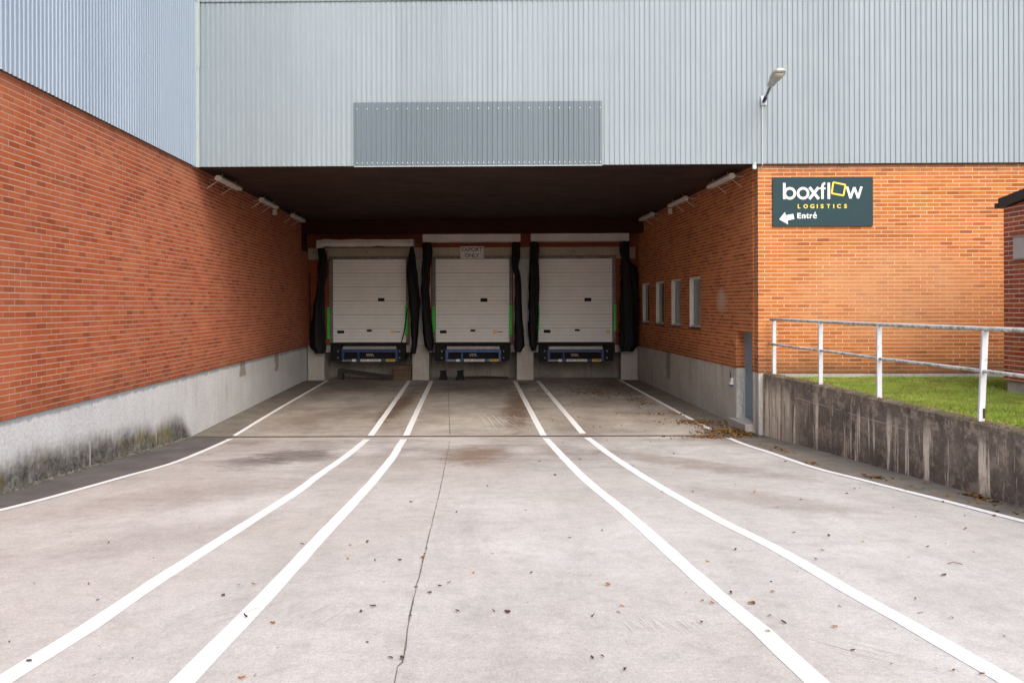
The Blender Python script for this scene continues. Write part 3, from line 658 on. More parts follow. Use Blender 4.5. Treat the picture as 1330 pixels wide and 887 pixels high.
def ring(mb, cx_, cy_, r, w, a0=0, a1=360, ya=-.004):
    n = 40; pa = []
    for i in range(n+1):
        a = R(a0+(a1-a0)*i/n)
        pa.append(((SX(cx_+math.cos(a)*(r-w/2)), SZ(cy_-math.sin(a)*(r-w/2))), (SX(cx_+math.cos(a)*(r+w/2)), SZ(cy_-math.sin(a)*(r+w/2)))))
    for (i0_, o0), (i1_, o1) in zip(pa, pa[1:]):
        mb.face([(i0_[0],ya,i0_[1]),(o0[0],ya,o0[1]),(o1[0],ya,o1[1]),(i1_[0],ya,i1_[1])])
sw = 11.5
mb = MB(); ring(mb, 165.5, 179, 23, sw, ya=-.0045); bar(mb, 140.5, 131, 140.5, 205.5, sw); mb.build('letter', M['sign_white'], cs)
mb = MB(); ring(mb, 226, 179, 23, sw, ya=-.0045); mb.build('letter', M['sign_white'], cs)
mb = MB(); bar(mb, 256, 152, 298, 205.5, sw+1, -.005); bar(mb, 297, 152, 255, 205.5, sw+1, -.0042); mb.build('letter', M['sign_white'], cs)
mb = MB(); bar(mb, 315, 148, 315, 205.5, sw); ring(mb, 328, 147, 13, sw-1, 92, 180, ya=-.0048); bar(mb, 302, 157, 329, 157, 8.5, -.0052); mb.build('letter', M['sign_white'], cs)
mb = MB(); bar(mb, 344, 131, 344, 205.5, sw); mb.build('letter', M['sign_white'], cs)
mb = MB()
for i, (xa, ya_, xb, yb_) in enumerate(((427,150,443,203),(442,203,460,153),(460,153,478,203),(477,203,493,150))): bar(mb, xa, ya_, xb, yb_, sw-1, -.004-.0004*i)
mb.build('letter', M['sign_white'], cs)
mb = MB(); cc = [(364,129),(420,141),(411,190),(357,180)]
for i in range(4): bar(mb, *cc[i], *cc[(i+1)%4], 7.5, -.004-.0004*i)
mb.build('emblem', M['sign_yellow'], cs)
def letters(word, xs_, ws_, yc, hgt, mat, bold):
    for ch, xc, wc in zip(word, xs_, ws_):
        hh2, yy2 = hgt, yc
        if word == 'Entré':
            hh2, yy2 = {'E': (25,282), 'n': (19,285), 't': (24,282.5), 'r': (19,285), 'é': (29,280)}[ch]
        me = text_mesh(ch, .1, bold=.008 if ch == 'é' else bold); xs = [v.co.x for v in me.vertices]; zs = [v.co.y for v in me.vertices]; w0 = max(xs)-min(xs); h0 = max(zs)-min(zs)
        for v in me.vertices: v.co = Vector((SX(xc)+((v.co.x-min(xs))/w0-.5)*wc*U, -.002+(-.002 if v.co.z > 0 else .001), SZ(yy2)+((v.co.y-min(zs))/h0-.5)*hh2*U))
        me.materials.clear(); me.materials.append(mat)
        for pl in me.polygons: pl.material_index = 0
        o = bpy.data.objects.new('letter', me); col.objects.link(o); o.parent = cs
letters('LOGISTICS', (208,238,268,291,313,342,366,390,420), (12,20,19,4.5,13,15,4.5,18,13), 239, 19, M['sign_yellow'], .03)
letters('Entré', (208,229,246.5,262,280), (16,17,12,11,18), 282, 26, M['sign_white'], .035)
mb = MB(); ar = [(117,298),(143,265),(147,280),(181,273),(186,297),(155,303),(158,322)]
mb.prism([(SX(a), SZ(b)) for a, b in ar], -.004, -.0005); mb.build('arrow', M['sign_white'], cs)

# ------------------------------------------------------------------ wall lamp
lb = FC.hit(992, 131, -.03)
lamp = empty('wall_lamp'); lamp.matrix_world = FC.m @ Matrix.Translation((lb.x, -.02, lb.z))
tag(lamp, 'grey outdoor lamp on a short arm sticking out from the sheeting above the sign', 'lamp')
MB().box(-.055, .055, -.025, 0, -.09, .09).build('bracket', M['conduit'], lamp, bevel=.006)
def Q(px, py, d): p = FC.hit(px, py, d); return Vector((p.x-lb.x, p.y+.02, p.z-lb.z))
a0, a1, h1 = Vector((0,-.02,-.02)), Q(1000.5, 112, -.62), Q(1014.5, 91, -1.22)
MB().tube([a0, a0.lerp(a1,.15), a1+(h1-a1)*.12], .026, 10).build('arm', M['lamp_arm'], lamp, smooth=True)
MB().tube([a0+(a1-a0)*.02, a0.lerp(a1,.3)], .034, 10).build('arm_sleeve', M['blue'], lamp, smooth=True)
dv = (h1-a1); ln = dv.length; dv.normalize(); sd = Vector((1,0,0)); up = sd.cross(dv).normalized()
if up.z < 0: up = -up
def headring(f_, wd, hu, hd):
    c_ = a1+dv*ln*f_; n = 20
    return [c_+sd*wd*math.cos(i*2*math.pi/n)+up*((hu if math.sin(i*2*math.pi/n) > 0 else hd)*math.sin(i*2*math.pi/n)) for i in range(n)]
sh = MB(); sh.loft([headring(*r_) for r_ in ((0,.045,.04,.03),(.05,.07,.055,.035),(.35,.09,.07,.04),(.45,.11,.085,.04),(.75,.13,.095,.04),(.92,.11,.07,.035),(1,.06,.03,.02))])
hd = sh.build('lamp_head', M['lamp_alu'], lamp, smooth=True)
ls = MB(); ls.loft([headring(*r_) for r_ in ((.42,.07,-.02,.05),(.5,.10,-.02,.075),(.75,.112,-.02,.085),(.90,.085,-.02,.06))]); ls.build('lens', M['lens'], hd, smooth=True)
# conduit and junction box
p0, p1 = FC.hit(991, 137, -.03), FC.hit(990.2, 214, -.03)
mb = MB(); mb.box(p1.x-.006, p1.x+.006, -.034, -.02, p1.z, p0.z)
mb.tube([(p1.x,-.05,p1.z), (p1.x-.01,.0,p1.z-.06), (p1.x-.07,.09,p1.z-.075)], .008, 6)
o = put(mb.build('conduit', M['conduit'], None), FC); tag(o, 'thin pale cable run down the sheeting from the wall lamp', 'cable')
p = FW.hit(981, 214, -.05); mb = MB(); mb.box(p.x-.045, p.x+.03, -.04, .02, p.z-.085, p.z+.04); o = put(mb.build('junction_box', M['conduit'], None, bevel=.006), FW)
tag(o, 'small white box at the brick corner just under the sheeting edge', 'junction box')

# ------------------------------------------------------------------ fluorescent lights under the soffit
def tube_light():
    root = empty('strip_light')
    tag(root, 'x', 'light', 'strip lights along the top of the recess walls')
    mb = MB(); L_ = .785
    mb.loft([[(-.055,y,0),(.055,y,0),(.075,y,.045),(.04,y,.10),(-.04,y,.10),(-.075,y,.045)] for y in (-L_, L_)])
    mb.build('housing', M['tube_housing'], root, bevel=.004)
    for y in (-.5, .5):
        mb = MB(); mb.tube([(0,y,.08),(-.30,y-.04,-.13)], .008, 6); mb.tube([(0,y,.08),(-.30,y+.1,.06)], .007, 6); mb.tube([(0,y,.1),(0,y,.17)], .006, 6); mb.build('bracket', M['tube_housing'], root)
    return root
proto = tube_light(); first = True
def copy_tree(o):
    c_ = o.copy(); col.objects.link(c_)
    for ch in o.children:
        d_ = ch.copy(); col.objects.link(d_); d_.parent = c_
    return c_
llab = ['strip light on the left recess wall nearest the sheeting edge', 'strip light in the middle of the left recess wall', 'strip light on the left recess wall nearest the loading bays']
spots = [(lwx(y)+.30, y, 0, llab[i]) for i, y in enumerate((17.98, 21.5, 25.1))]+[(rwx(y)-.30, y, 1, llab[i].replace('left', 'right')) for i, y in enumerate((17.86, 21.4, 25.0))]
for i, (x, y, side, lab) in enumerate(spots):
    o = proto if i == 0 else copy_tree(proto)
    o['label'] = lab; o.location = (x, y, 5.09); o.rotation_euler.z = (R(2.65) if side == 0 else math.pi+R(3.37))
for (x, y, lab) in ((lwx(22.9)+.12, 22.9, 'small pale box hanging between the two rear strip lights on the left wall'), (rwx(22.9)-.12, 22.9, 'small pale box hanging between the two rear strip lights on the right wall')):
    mb = MB(); mb.box(-.05, .05, -.05, .05, -.07, .07); mb.tube([(0,0,.06),(0,0,.2)], .008, 6); o = mb.build('sensor_box', M['tube_housing'], None, bevel=.008); o.location = (x, y, 5.07); tag(o, lab, 'sensor')
# downpipes on the recess walls
def pipe(x, y, z0, z1, lab, mat, r=.02):
    mb = MB(); mb.tube([(0,0,z0),(0,0,z1)], r, 8)
    for zz in (z0+.3, (z0+z1)/2, z1-.3): mb.box(-r*1.5, r*1.5, -r*1.5, r*1.5, zz-.015, zz+.015)
    o = mb.build('wall_pipe', mat, None); o.location = (x, y, 0); tag(o, lab, 'pipe')
pipe(-6.62, 27.75, 1.2, 3.65, 'thin dark pipe in the back left corner of the recess', M['black'])
pipe(BW.hit(545,400,-.1).x-6.76, 27.55, 1.6, 3.85, 'slim grey pipe between the left and middle bays', M['steel'], .016)
# outlet on right plinth
s_ = RW.hit(951, 492, 0); mb = MB(); mb.box(-.05,.03,-.03,.012,-.06,.02,0); mb.box(-.05,.05,-.06,.012,-.12,-.07,0); mb.box(-.04,.06,-.05,-.0,-.15,-.125,1); mb.tube([(0,-.04,.02),(.02,-.04,.12),(-.1,-.03,.16)], .01, 6, 1)
o = put(mb.build('wall_tap', [M['label_white'], M['blue']], None), RW, s_.x, 0, s_.z); tag(o, 'small white and blue tap fitting on the plinth beside the side door', 'tap')

# ------------------------------------------------------------------ junk under the bays
p, q = BW.hit(440, 480, .1), BW.hit(511, 489, .1)
mb = MB(); gz = g(27.8)
a, b = Vector((p.x, .05, gz+.36)), Vector((q.x, .05, gz+.12)); dv = (b-a)/2; pe = Vector((-dv.z, 0, dv.x)).normalized()
mb.obox((a+b)/2, dv, (0,.06,0), pe*.02); mb.obox((a+b)/2-pe*.10, dv, (0,.06,0), pe*.02); mb.obox((a+b)/2-pe*.05, dv, (0,.012,0), pe*.035)
mb.box(a.x-.02, a.x+.14, .0, .3, gz, gz+.30)
o = put(mb.build('steel_beam', M['timber_dark'], None), BW); tag(o, 'dark rusty beam leaning low under the left loading bay', 'beam')
mb = MB(); p, q = BW.hit(511, 492, -.05), BW.hit(534, 476, -.05)
for i in range(3): mb.box(p.x, q.x, -.05, .35, gz+.0+i*.16, gz+.15+i*.16)
mb.box(p.x+.05, q.x-.05, -.03, .3, gz+.14, gz+.18); o = put(mb.build('timber_stack', M['wood'], None, bevel=.01), BW); tag(o, 'short stack of brown timber blocks under the left bay beside its pillar', 'timber')
for j, (a, lab) in enumerate(((576, 'black wheel chock under the middle bay, the one nearer the left pillar'), (598, 'black wheel chock under the middle bay, the one near its centre'))):
    p = BW.hit(a, 490, .1); mb = MB()
    mb.loft([[(-.14,-.1,0),(.14,-.1,0),(.14,.25,0),(-.14,.25,0)], [(-.10,-.08,.12),(.10,-.08,.12),(.10,.2,.12),(-.10,.2,.12)], [(-.08,-.03,.3),(.09,-.03,.3),(.09,.15,.3),(-.08,.15,.3)]])
    mb.tube([(-.11,-.03,.27),(.12,-.03,.3)], .03, 8)
    o = put(mb.build('wheel_chock', M['black'], None, bevel=.01), BW, p.x, .0, gz); tag(o, lab, 'wheel chock', 'chocks under the middle bay')
p, q = BW.hit(604, 490, .3), BW.hit(660, 487, .3); mb = MB(); mb.tube([(p.x,.3,gz+.05),((p.x+q.x)/2,.25,gz+.07),(q.x,.3,gz+.04)], .035, 8)
o = put(mb.build('steel_pipe', M['timber_dark'], None), BW); tag(o, 'dark pipe lying along the pit under the middle bay', 'pipe')

# ------------------------------------------------------------------ ground
lines = [
 [(424,494.3),(420,497.4),(363,530.5),(304.7,566),(300,570),(233.7,598.4),(158,620.5),(79,642.6),(0,663),(-90,684)],
 [(531.6,494.7),(481.6,565.8),(450,592),(413,618),(383.5,640),(300.8,692.6),(206.8,752.8),(112.8,816.7),(11,880),(-100,950)],
 [(560.5,494.7),(527.4,565.8),(511,592),(490.5,618),(468,643),(424.8,688.9),(376,741.5),(330.8,790.4),(285.7,835.5),(240,884),(185,945)],
 [(668.4,494.7),(706,565.8),(753.7,616.3),(812.3,665.6),(871,718.3),(929.6,771),(988,819),(1052,878.7),(1120,942)],
 [(698.4,494.7),(757,563),(789,588),(838,620.5),(920,668),(1004,710.5),(1094,762.3),(1174.8,807.5),(1271.8,862.5),(1400,935)],
 [(804,493.5),(900,545.8),(931.6,561.6),(966,577),(1000,588),(1054.7,606.8),(1110,621),(1174.8,637.8),(1239.5,654),(1330,677.5),(1430,702)],
]
gl_ = [[G(*p) for p in l] for l in lines]
def resample(pts, step=.3):
    out = []
    for i in range(len(pts)-1):                # Catmull-Rom
        p0, p1, p2, p3 = (Vector(pts[max(i-1,0)]), Vector(pts[i]), Vector(pts[i+1]), Vector(pts[min(i+2,len(pts)-1)]))
        n = max(1, int((p2-p1).length/step))
        for j in range(n):
            t_ = j/n; out.append(.5*((2*p1)+(p2-p0)*t_+(2*p0-5*p1+4*p2-p3)*t_*t_+(3*p1-p0-3*p2+p3)*t_**3))
    out.append(Vector(pts[-1])); return out
rl = [resample(l) for l in gl_]
def strip(pts, w, dz, jag=.004):
    mb = MB(); a = []; b = []
    for i, p in enumerate(pts):
        d = (pts[min(i+1,len(pts)-1)]-pts[max(i-1,0)]).normalized(); n = Vector((-d.y, d.x))
        q, r_ = p+n*(w/2+random.uniform(-jag,jag)), p-n*(w/2+random.uniform(-jag,jag))
        a.append((q.x, q.y, g(q.y)+dz)); b.append((r_.x, r_.y, g(r_.y)+dz))
    mb.loft([a, b], 0, False, False); return mb
wd = [.095,.125,.125,.125,.125,.10]
llabs = ['left edge line', 'first lane line', 'second lane line', 'third lane line', 'fourth lane line', 'right edge line']
for i, l in enumerate(rl):
    for part in ([p for p in l if p.y < 16.34], [p for p in l if p.y > 16.46]):
        if len(part) > 1:
            o = strip(part, wd[i], .0065 if i in (0, 5) else .0032).build('lane_line', M['paint'] if part[0].y < 16.4 or True else 0); struct(o)
def sheet_grid(x0f, x1f, ys, dz):
    mb = MB(); mb.loft([[(x0f(y), y, g(y)+dz), (x1f(y), y, g(y)+dz)] for y in ys], 0, False, False); return mb
ys = [-6+i*.4 for i in range(56)]+[16.385]
cj = [G(584.8,571), G(572,634), G(550,726), G(534.7,790), G(523,861), G(511,887)]
struct(sheet_grid(lambda y: lwx(y)-.1, lambda y: 5.9, ys, 0).build('ramp', M['ramp']))
struct(sheet_grid(lambda y: lwx(y)-.1, lambda y: rwx(y)+.1, [16.415, 20, 24, 26.8, 26.95, 29], 0).build('apron', M['apron']))
mb = MB(); mb.box(-6.3, 4.95, 16.3, 16.5, -.3, -.035); struct(mb.build('drain_slot', M['drain']))
mb = MB(); mb.box(-6.2, 4.9, 16.34, 16.392, -.03, .007); struct(mb.build('drain_edge', M['drain']))
mb = MB(); mb.box(-6.2, 4.9, 16.415, 16.48, -.03, .0048); struct(mb.build('drain_edge', M['drain']))
# construction joints
cjr = resample([Vector(c_) for c_ in cj]+[Vector((cj[-1][0]+.25, 2.0))], .12)
for p in cjr: p.x += .008*mn.noise((p.y*3, 1, 0))+.006*mn.noise((p.y*14, 3, 0))
mb = strip(cjr, .006, .0055, .003); 
for i in range(0, len(cjr)-1):
    if random.random() < .22:
        p = cjr[i]; r_ = random.uniform(.004,.011); mb.face([(p.x+r_*math.cos(a)+random.uniform(-.01,.01), p.y+r_*1.5*math.sin(a), g(p.y)+.0068) for a in [q*math.pi/3 for q in range(6)]])
struct(mb.build('slab_joint', M['joint']))
j2 = resample([Vector(G(584.5,565)), Vector(G(583,530)), Vector(G(582.5,497))], .3); struct(strip(j2, .012, .005, .002).build('slab_joint', M['joint']))
# side strips
def linex(l, y):
    for p, q in zip(l, l[1:]):
        if (p.y-y)*(q.y-y) <= 0 and abs(p.y-q.y) > 1e-6: t_ = (y-p.y)/(q.y-p.y); return p.x+(q.x-p.x)*t_
    a, b = (l[-2], l[-1]) if y < l[-1].y else (l[0], l[1])
    return a.x+(b.x-a.x)*(y-a.y)/(b.y-a.y)
struct(sheet_grid(lambda y: lwx(y)-.05, lambda y: min(linex(rl[0], y)-.02, lwx(y)+1.6) if y > 7 else linex(rl[0], 7)-.02+(7-y)*.05, ys, .0038).build('asphalt_strip', M['asphalt']))
rp = [(4.86,16.40),(5.02,14.04),(5.09,12.0),(5.16,10.6),(5.21,9.39),(5.25,8.68),(5.35,5),(5.45,0),(5.5,-6)]
def rx(y):
    for p, q in zip(rp, rp[1:]):
        if q[1] <= y <= p[1]: return p[0]+(q[0]-p[0])*(y-p[1])/(q[1]-p[1])
    return rp[0][0] if y > 16 else rp[-1][0]
struct(sheet_grid(lambda y: linex(rl[5], max(y, 8.0))+.02, lambda y: rx(y)+.1, ys, .0038).build('gutter_strip', M['gutter']))
struct(sheet_grid(lambda y: linex(rl[5], y)+.02, lambda y: rwx(y)+.05, [16.415, 18, 20, 22, 24, 26, 27.5], .0042).build('gutter_strip', M['gutter']))
struct(sheet_grid(lambda y: lwx(y)-.05, lambda y: linex(rl[0], y)-.02, [16.415, 18, 20, 22, 24, 26, 27.5], .0042).build('gutter_strip', M['gutter']))
# yard beyond
mb = MB(); mb.face([(-200,-200,g(-7)),(200,-200,g(-7)),(200,-6,g(-7)),(-200,-6,g(-7))]); struct(mb.build('ground', M['asphalt']))
ly = [-5.99+i*.5 for i in range(45)]+[16.45]
mb = MB(); mb.loft([[(rx(y)+.2, y, 1.13) for y in ly], [(120, y, 1.13) for y in ly]], 0, False, False); struct(mb.build('lawn_ground', M['soil']))
# pale scuffs scraped by tyres
def scuffs(cx_, cy_, n, ln_, wdx, ang, lab, thick=.008, fan=4):
    mb = MB(); c_ = G(cx_, cy_)
    for i in range(n):
        a = R(ang+random.uniform(-fan,fan)); x = c_[0]+(i/n-.5)*wdx+random.uniform(-.02,.02); y = c_[1]+random.uniform(-.22,.22)*ln_; l_ = ln_*random.uniform(.25,1)/2
        d = Vector((math.cos(a), math.sin(a))); n_ = Vector((-d.y, d.x))*random.uniform(.4,1)*thick/2
        pts = [Vector((x,y))-d*l_-n_*.3, Vector((x,y))+d*l_-n_, Vector((x,y))+d*l_+n_, Vector((x,y))-d*l_+n_*.3]
        mb.face([(p.x, p.y, g(p.y)+.0048+i*.00005) for p in pts])
    struct(mb.build('scuff_mark', M['scuff']))
scuffs(650, 547, 24, 2.2, .8, 102, '', .010, 6); scuffs(862, 816, 46, .30, .40, 101, '', .004, 3); scuffs(395, 800, 14, .6, .35, 70, '', .006); scuffs(300, 800, 14, .7, .4, 60, '', .006); scuffs(1130, 850, 12, .6, .35, 130, '', .006)

# rough dirt and crumbled render at the foot of the left plinth
mb = MB()
for i in range(2600):
    y = random.uniform(4, 16.2) if i < 2100 else random.uniform(16.2, 27.5); r_ = random.uniform(.006,.026)*(1 if y < 16.2 else .5); x = lwx(y)+abs(random.gauss(0,.05)); z = g(y)
    c_ = Vector((x, y, z+r_*.3)); pts = [c_+Vector((random.uniform(-1,1), random.uniform(-1,1), random.uniform(-.4,1)))*r_ for _ in range(4)]
    for q in ((0,1,2),(0,2,3),(0,3,1),(1,3,2)): mb.face([pts[k_] for k_ in q])
tag(mb.build('dirt_edge', M['gutter']), 'dark crumbs of dirt along the foot of the left plinth', 'dirt', kind='stuff')

# ------------------------------------------------------------------ retaining wall, lawn, railing
fr = Fr(rp[0], rp[-1])
rw = MB(); rings = []
pts = resample([Vector(p) for p in rp], .25)
for i, p in enumerate(pts):
    d = (pts[min(i+1,len(pts)-1)]-pts[max(i-1,0)]).normalized(); n = Vector((-d.y, d.x))   # towards the lawn
    t_ = PT+.010*mn.noise((p.y*2.5, 0, 4)); w_ = .26+.02*mn.noise((p.y*4, 3, 1))
    e = .018+.012*mn.noise((p.y*6, 9, 1))
    prof = [(0,-.3),(0,.5),(0,t_-e),(e,t_-.004),(w_*.5,t_+.004),(w_,t_-.01),(w_+.01,.9),(w_,-.3)]
    rings.append([fr.inv @ Vector((p.x+n.x*a, p.y+n.y*a, z)) for a, z in prof])
rw.loft(rings); o = put(rw.build('retaining_wall', M['retain'], None), fr)
tag(o, 'dark weathered concrete retaining wall with pale runs holding up the grass', 'retaining wall')
# kerb-like haunch at its foot
# lawn
mb = MB(); random.seed(11)
cnt = 0
while cnt < 85000:
    y = 16.3-(random.random()**.8)*9.5; x = rx(y)+.22+(random.random()**.9)*(4.6 if y > 9 else 3)
    if x > 7.9 and y < 13.45: continue
    if x > 10: continue
    k_ = mn.noise((x*1.2, y*1.2, 0))
    h = random.uniform(.012,.036)*(1.1+.6*k_); a = random.uniform(0, 6.28); w_ = random.uniform(.003,.007); ln_ = random.uniform(0,.03)
    z = 1.13+.018*mn.noise((x*.9, y*.9, 7))+.01; b = random.uniform(0, 6.28)
    mb.v += [(x-w_*math.cos(a), y-w_*math.sin(a), z-.02), (x+w_*math.cos(a), y+w_*math.sin(a), z-.02), (x+ln_*math.cos(b), y+ln_*math.sin(b), z+h)]
    n = len(mb.v); mb.f.append((n-3, n-2, n-1)); mb.m.append(0); cnt += 1
tag(mb.build('grass', M['grass']), 'short bright green grass behind the retaining wall', 'grass', kind='stuff')
mb = MB()
for i in range(1500):                         # moss clumps on the wall head
    y = random.uniform(6.5, 16.3); x = rx(y)+random.choice((random.uniform(0,.05), random.uniform(.0,.27))); r_ = random.uniform(.006,.02)
    if mn.noise((y*1.7, 5, 2)) < -.05: continue
    c_ = Vector((x, y, PT+.004)); pp = [c_+Vector((random.uniform(-1,1), random.uniform(-1,1), random.uniform(-.2,.8)))*r_ for _ in range(4)]
    for q in ((0,1,2),(0,2,3),(0,3,1),(1,3,2)): mb.face([pp[k_] for k_ in q])
tag(mb.build('moss', M['litter']), 'brown moss crumbs along the top of the retaining wall', 'moss', kind='stuff')

rail = empty('railing', (5.2, 12, PT)); tag(rail, 'white painted pipe railing with flaking moss on the retaining wall', 'railing')
posts = [(16.22,0),(14.08,0),(12.0,.0),(9.6,.05),(7.2,.02),(4.8,0),(2.4,0)]
ro = Vector((5.2,12,PT))
def rxx(y): return rx(y)+.11
for y, lean in posts:
    x = rxx(y) if y < 16 else 5.02
    mb = MB(); t0, t1 = Vector((x,y,PT-.01))-ro, Vector((x+lean,y,2.235))-ro
    mb.loft([[t+Vector((a,b,0)) for a, b in ((-.034,-.02),(.034,-.02),(.034,.02),(-.034,.02))] for t in (t0, t1)])
    po = mb.build('post', M['rail_post'], rail, bevel=.005)
    if lean == .05:
        m2 = MB(); q = t0.lerp(t1,.09); m2.box(q.x+.006, q.x+.030, q.y-.026, q.y-.0195, q.z-.05, q.z+.06); m2.build('rust_hole', M['drain'], po)
ysr = [16.33,15.5,14.08,12.0,9.6,7.2,4.8,2.4,0]
def px_(y, f_): 
    x = rxx(y) if y < 16 else 4.99
    return x+(.05*f_ if abs(y-9.6) < .1 else 0)
mb = MB(); mb.tube([Vector((px_(y,1), y, 2.255+.004*math.sin(y*3)))-ro for y in ysr], .027, 12); mb.build('top_rail', M['rail_pipe'], rail, smooth=True)
mb = MB(); mb.tube([Vector((px_(y,.5)-(.0 if y < 16.3 else .02), y-.02, 1.775+.006*math.sin(y*2)))-ro for y in [16.42]+ysr[1:]], .022, 12); mb.build('middle_rail', M['rail_pipe'], rail, smooth=True)

# ------------------------------------------------------------------ small brick building at the right
sf = Fr((8.12-.3, 4.0), (8.12-.3, 4.0+9.5))
# side wall faces left: run from far to near
sh0, sh1 = (7.84, 13.5), (8.36, 4.5)
SF = Fr(sh0, sh1); shed = empty('brick_shed'); shed.matrix_world = SF.m
tag(shed, 'small dark red brick outbuilding with black roof edge at the right', 'shed')
mb = MB(); L_ = SF.L
def topz(x): return 4.05+.13*x
mb.face([(0,0,1.33),(L_,0,1.33),(L_,0,topz(L_)),(0,0,topz(0))]); mb.face([(0,0,1.33),(0,0,4.05),(0,4,4.05),(0,4,1.33)]); mb.face([(L_,0,1.33),(L_,4,1.33),(L_,4,topz(L_)),(L_,0,topz(L_))]); mb.face([(0,4,1.33),(0,4,4.05),(L_,4,topz(L_)),(L_,4,1.33)])
mb.build('wall', M['brick_shed'], shed)
MB().box(.035, L_, .035, 3.9, 1.0, 1.329).build('plinth', M['conc'], shed)
mb = MB(); mb.loft([[(-.06,-.05,4.06),(-.06,4.1,4.06),(-.06,4.1,4.22),(-.06,-.05,4.22)], [(L_+.1,-.05,topz(L_)+.01),(L_+.1,4.1,topz(L_)+.01),(L_+.1,4.1,topz(L_)+.17),(L_+.1,-.05,topz(L_)+.17)]])
mb.build('roof', M['fascia'], shed); MB().box(-.14, -.062, -.06, 4.0, 4.07, 4.15).build('gutter', M['fascia'], shed)
bx0 = SF.hit(1316.5, 322, -.04); z_a, z_b = SF.hit(1318, 336, -.04).z, SF.hit(1318, 308.5, -.04).z
mb = MB(); mb.box(bx0.x, bx0.x+.62, -.05, -.002, z_a, z_b, 0); mb.box(bx0.x-.02, bx0.x+.64, -.065, -.001, z_b, z_b+.025, 1); mb.box(bx0.x-.012, bx0.x+.632, -.058, -.003, z_a-.02, z_a, 1)
o = put(mb.build('meter_box', [M['grey_box'], M['steel']], None), SF); tag(o, 'flat grey metal box fixed to the dark red brick outbuilding', 'box')

# ------------------------------------------------------------------ leaves
random.seed(5)
lp = [(44,759),(115,760),(127,781),(12,836),(38,861),(141,706),(392,708),(290,775),(310,761),(329,760),(354,811),(319,802),(455,709),(452,727),(477,705),(484,789),(487,729),(469,796),(314,883),
 (615,745),(549,726),(519,729),(552,720),(558,771),(594,795),(641,795),(659,797),(583,758),(571,763),(593,666),(683,664),(633,632),(721,618),(534,653),(808,789),(803,797),(782,690),(790,761),(911,810),(769,857),(782,854),(812,872),(770,802),(975,785),(955,715),(919,731),(949,772),(978,784),(507,857),(522,857),(681,553),
 (1018,811),(1003,769),(949,771),(979,785),(997,822),(1003,770),(1090,789),(1085,816),(1108,846),(1236,804),(1189,779),(1205,711),(1254,688),(1253,671),(1189,672),(1120,705),(1076,697),(1040,650),(1060,728),(1068,716),(1226,749),(1276,877),(1180,725),(1031,693),(912,782),(925,785),(1000,801),(1135,635),(1117,635),(1100,642),
 (875,590),(905,560),(822,606),(845,575),(838,560),(870,535),(760,520),(820,530),(700,600),(740,700),(640,720),(690,745),(1160,660),(1020,600),(1110,636),(980,640),(1010,660),(955,630),(900,640),(860,640)]
meshes = []
for v_ in range(5):
    mb = MB(); L_ = 1.0; n = 6; a = []; b = []; c_ = []
    for i in range(n+1):
        f_ = i/n; w_ = .42*math.sin(math.pi*f_**(.8+.1*v_))*random.uniform(.75,1.1); z = .25*math.sin(f_*3+v_)*.6
        a.append((f_-.5, w_, z+.22+.08*v_)); c_.append((f_-.5, 0, z*.5+.03)); b.append((f_-.5, -w_, z+.15*random.random()+.1))
    mb.loft([a, c_, b], 0, False, False); mb.tube([(-.5,0,.03),(-.85,.06,.08)], .025, 4)
    me = bpy.data.meshes.new('fallen_leaf'); me.from_pydata(mb.v, [], mb.f); me.materials.append(M['leaf']); meshes.append(me)
def leaf(x, y, s_):
    o = bpy.data.objects.new('fallen_leaf', random.choice(meshes)); col.objects.link(o)
    o.location = (x, y, g(y)+.006+s_*.1); o.scale = (s_, s_*random.uniform(.6,1), s_*.7); o.rotation_euler = (random.uniform(-.35,.35), random.uniform(-.3,.3), random.uniform(0,6.28))
    tag(o, 'small brown dead leaf lying on the concrete of the ramp or apron', 'leaf', 'dead leaves scattered over the ramp')
for px, py in lp:
    x, y = G(px, py); leaf(x, y, random.uniform(.020,.038)*(1+max(0, y-8)*.06))
for i in range(45):
    px, py = random.uniform(20,1320), random.uniform(640,885); x, y = G(px, py)
    if lwx(y)+.3 < x < rx(y)-.1: leaf(x, y, random.uniform(.010,.020))
for i in range(30):
    px, py = random.uniform(700,960), random.uniform(500,600); x, y = G(px, py)
    if x < rwx(y)-.2: leaf(x, y, random.uniform(.03,.05))
def heap(name, spots_, lab):
    mb = MB()
    for (px, py, sx, sy, n, hgt) in spots_:
        c_ = G(px, py)
        for i in range(n):
            x, y = c_[0]+random.gauss(0,sx), c_[1]+random.gauss(0,sy)
            lim = (rwx(y) if y > 16.44 else rx(y))-.03
            if x > lim: x = 2*lim-x
            e = math.exp(-((x-c_[0])/sx/1.4)**2-((y-c_[1])/sy/1.4)**2); z = g(y)+.008+random.random()*hgt*e; s_ = random.uniform(.015,.045)
            a = random.uniform(0,6.28); d = Vector((math.cos(a),math.sin(a),random.uniform(-.5,.5)))*s_; n_ = Vector((-math.sin(a),math.cos(a),random.uniform(-.7,.7)))*s_*.5; p = Vector((x,y,z))
            mb.face([p-d, p-n_+Vector((0,0,.004)), p+d*.9, p+n_])
    tag(mb.build(name, M['litter']), lab, 'leaves', kind='stuff')
heap('leaf_litter', [(948,563,.30,.28,800,.07),(980,560,.13,.18,220,.05),(925,568,.3,.15,260,.03),(905,549,.25,.18,300,.03),(870,538,.5,.12,100,.01),(932,553,.3,.4,200,.02)], 'heap of brown leaves drifted in front of the side door')
heap('leaf_litter', [(795,500,.25,.5,160,.02),(790,512,.5,.6,160,.01),(760,508,.6,.4,90,.01),(745,495,.5,.5,60,.01),(830,522,.15,.6,90,.01)], 'sparse brown leaves scattered below the right loading bay')
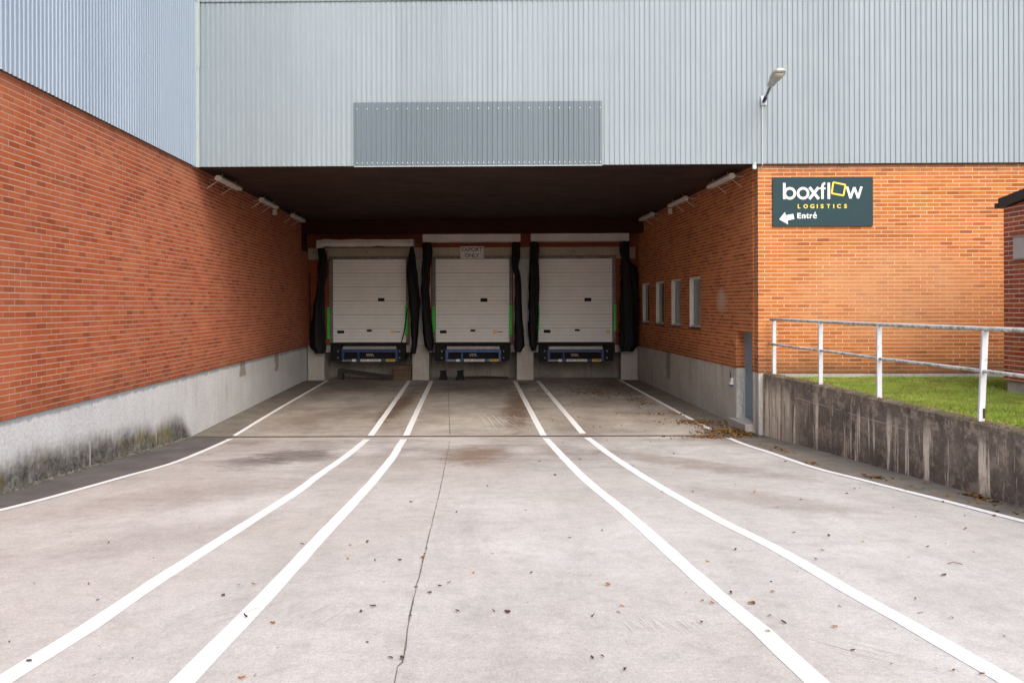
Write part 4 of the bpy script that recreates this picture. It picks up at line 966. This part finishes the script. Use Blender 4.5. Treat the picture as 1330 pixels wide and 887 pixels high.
heap('leaf_litter', [(1268,646,.05,.10,45,.03),(1290,652,.05,.12,28,.01),(1055,603,.04,.10,26,.02),(1137,621,.06,.12,45,.02),(1200,638,.1,.6,22,.01),(1290,658,.1,.4,12,.01),(1010,583,.1,.4,40,.01)], 'small drifts of dead leaves in the gutter below the retaining wall')
mb = MB(); p = G(1231,733); q = G(1250,734); mb.tube([(p[0],p[1],g(p[1])+.008),((p[0]+q[0])/2,p[1]+.01,g(p[1])+.014),(q[0],q[1],g(q[1])+.008)], .003, 5)
tag(mb.build('twig', M['wood']), 'thin bare twig lying on the ramp at the right', 'twig')

# ------------------------------------------------------------------ light, camera
w = bpy.data.worlds.new('World'); scene.world = w; w.use_nodes = True; nt = w.node_tree
sky = nt.nodes.new('ShaderNodeTexSky'); sky.sky_type = 'NISHITA'; sky.sun_disc = False
az, el = math.atan2(.32, -1.0), R(42)
sky.sun_elevation = el; sky.sun_rotation = az; sky.dust_density = 4; sky.air_density = 1.0; sky.ozone_density = 1
nt.links.new(sky.outputs[0], nt.nodes['Background'].inputs[0]); nt.nodes['Background'].inputs[1].default_value = .15
sd = bpy.data.lights.new('sun', 'SUN'); sd.energy = 1.2; sd.angle = R(65); sd.color = (1.0,.975,.94)
so = bpy.data.objects.new('sun', sd); col.objects.link(so)
dirv = Vector((math.sin(az)*math.cos(el), math.cos(az)*math.cos(el), math.sin(el)))
so.rotation_euler = (-dirv).to_track_quat('-Z', 'Y').to_euler()
cam = bpy.data.cameras.new('camera'); co = bpy.data.objects.new('camera', cam); col.objects.link(co)
cam.sensor_width = 36; cam.lens = 36*F/1330; cam.shift_y = -(443.5-CY)/1330; cam.clip_start = .1; cam.clip_end = 500
co.location = (0,0,CZ); co.rotation_euler = (math.pi/2, ROLL, 0); scene.camera = co
vs = scene.view_settings; vs.view_transform = 'Standard'; vs.look = 'None'; vs.gamma = 1; vs.use_curve_mapping = False; vs.exposure = .75
scene.cycles.max_bounces = 8; scene.cycles.diffuse_bounces = 5
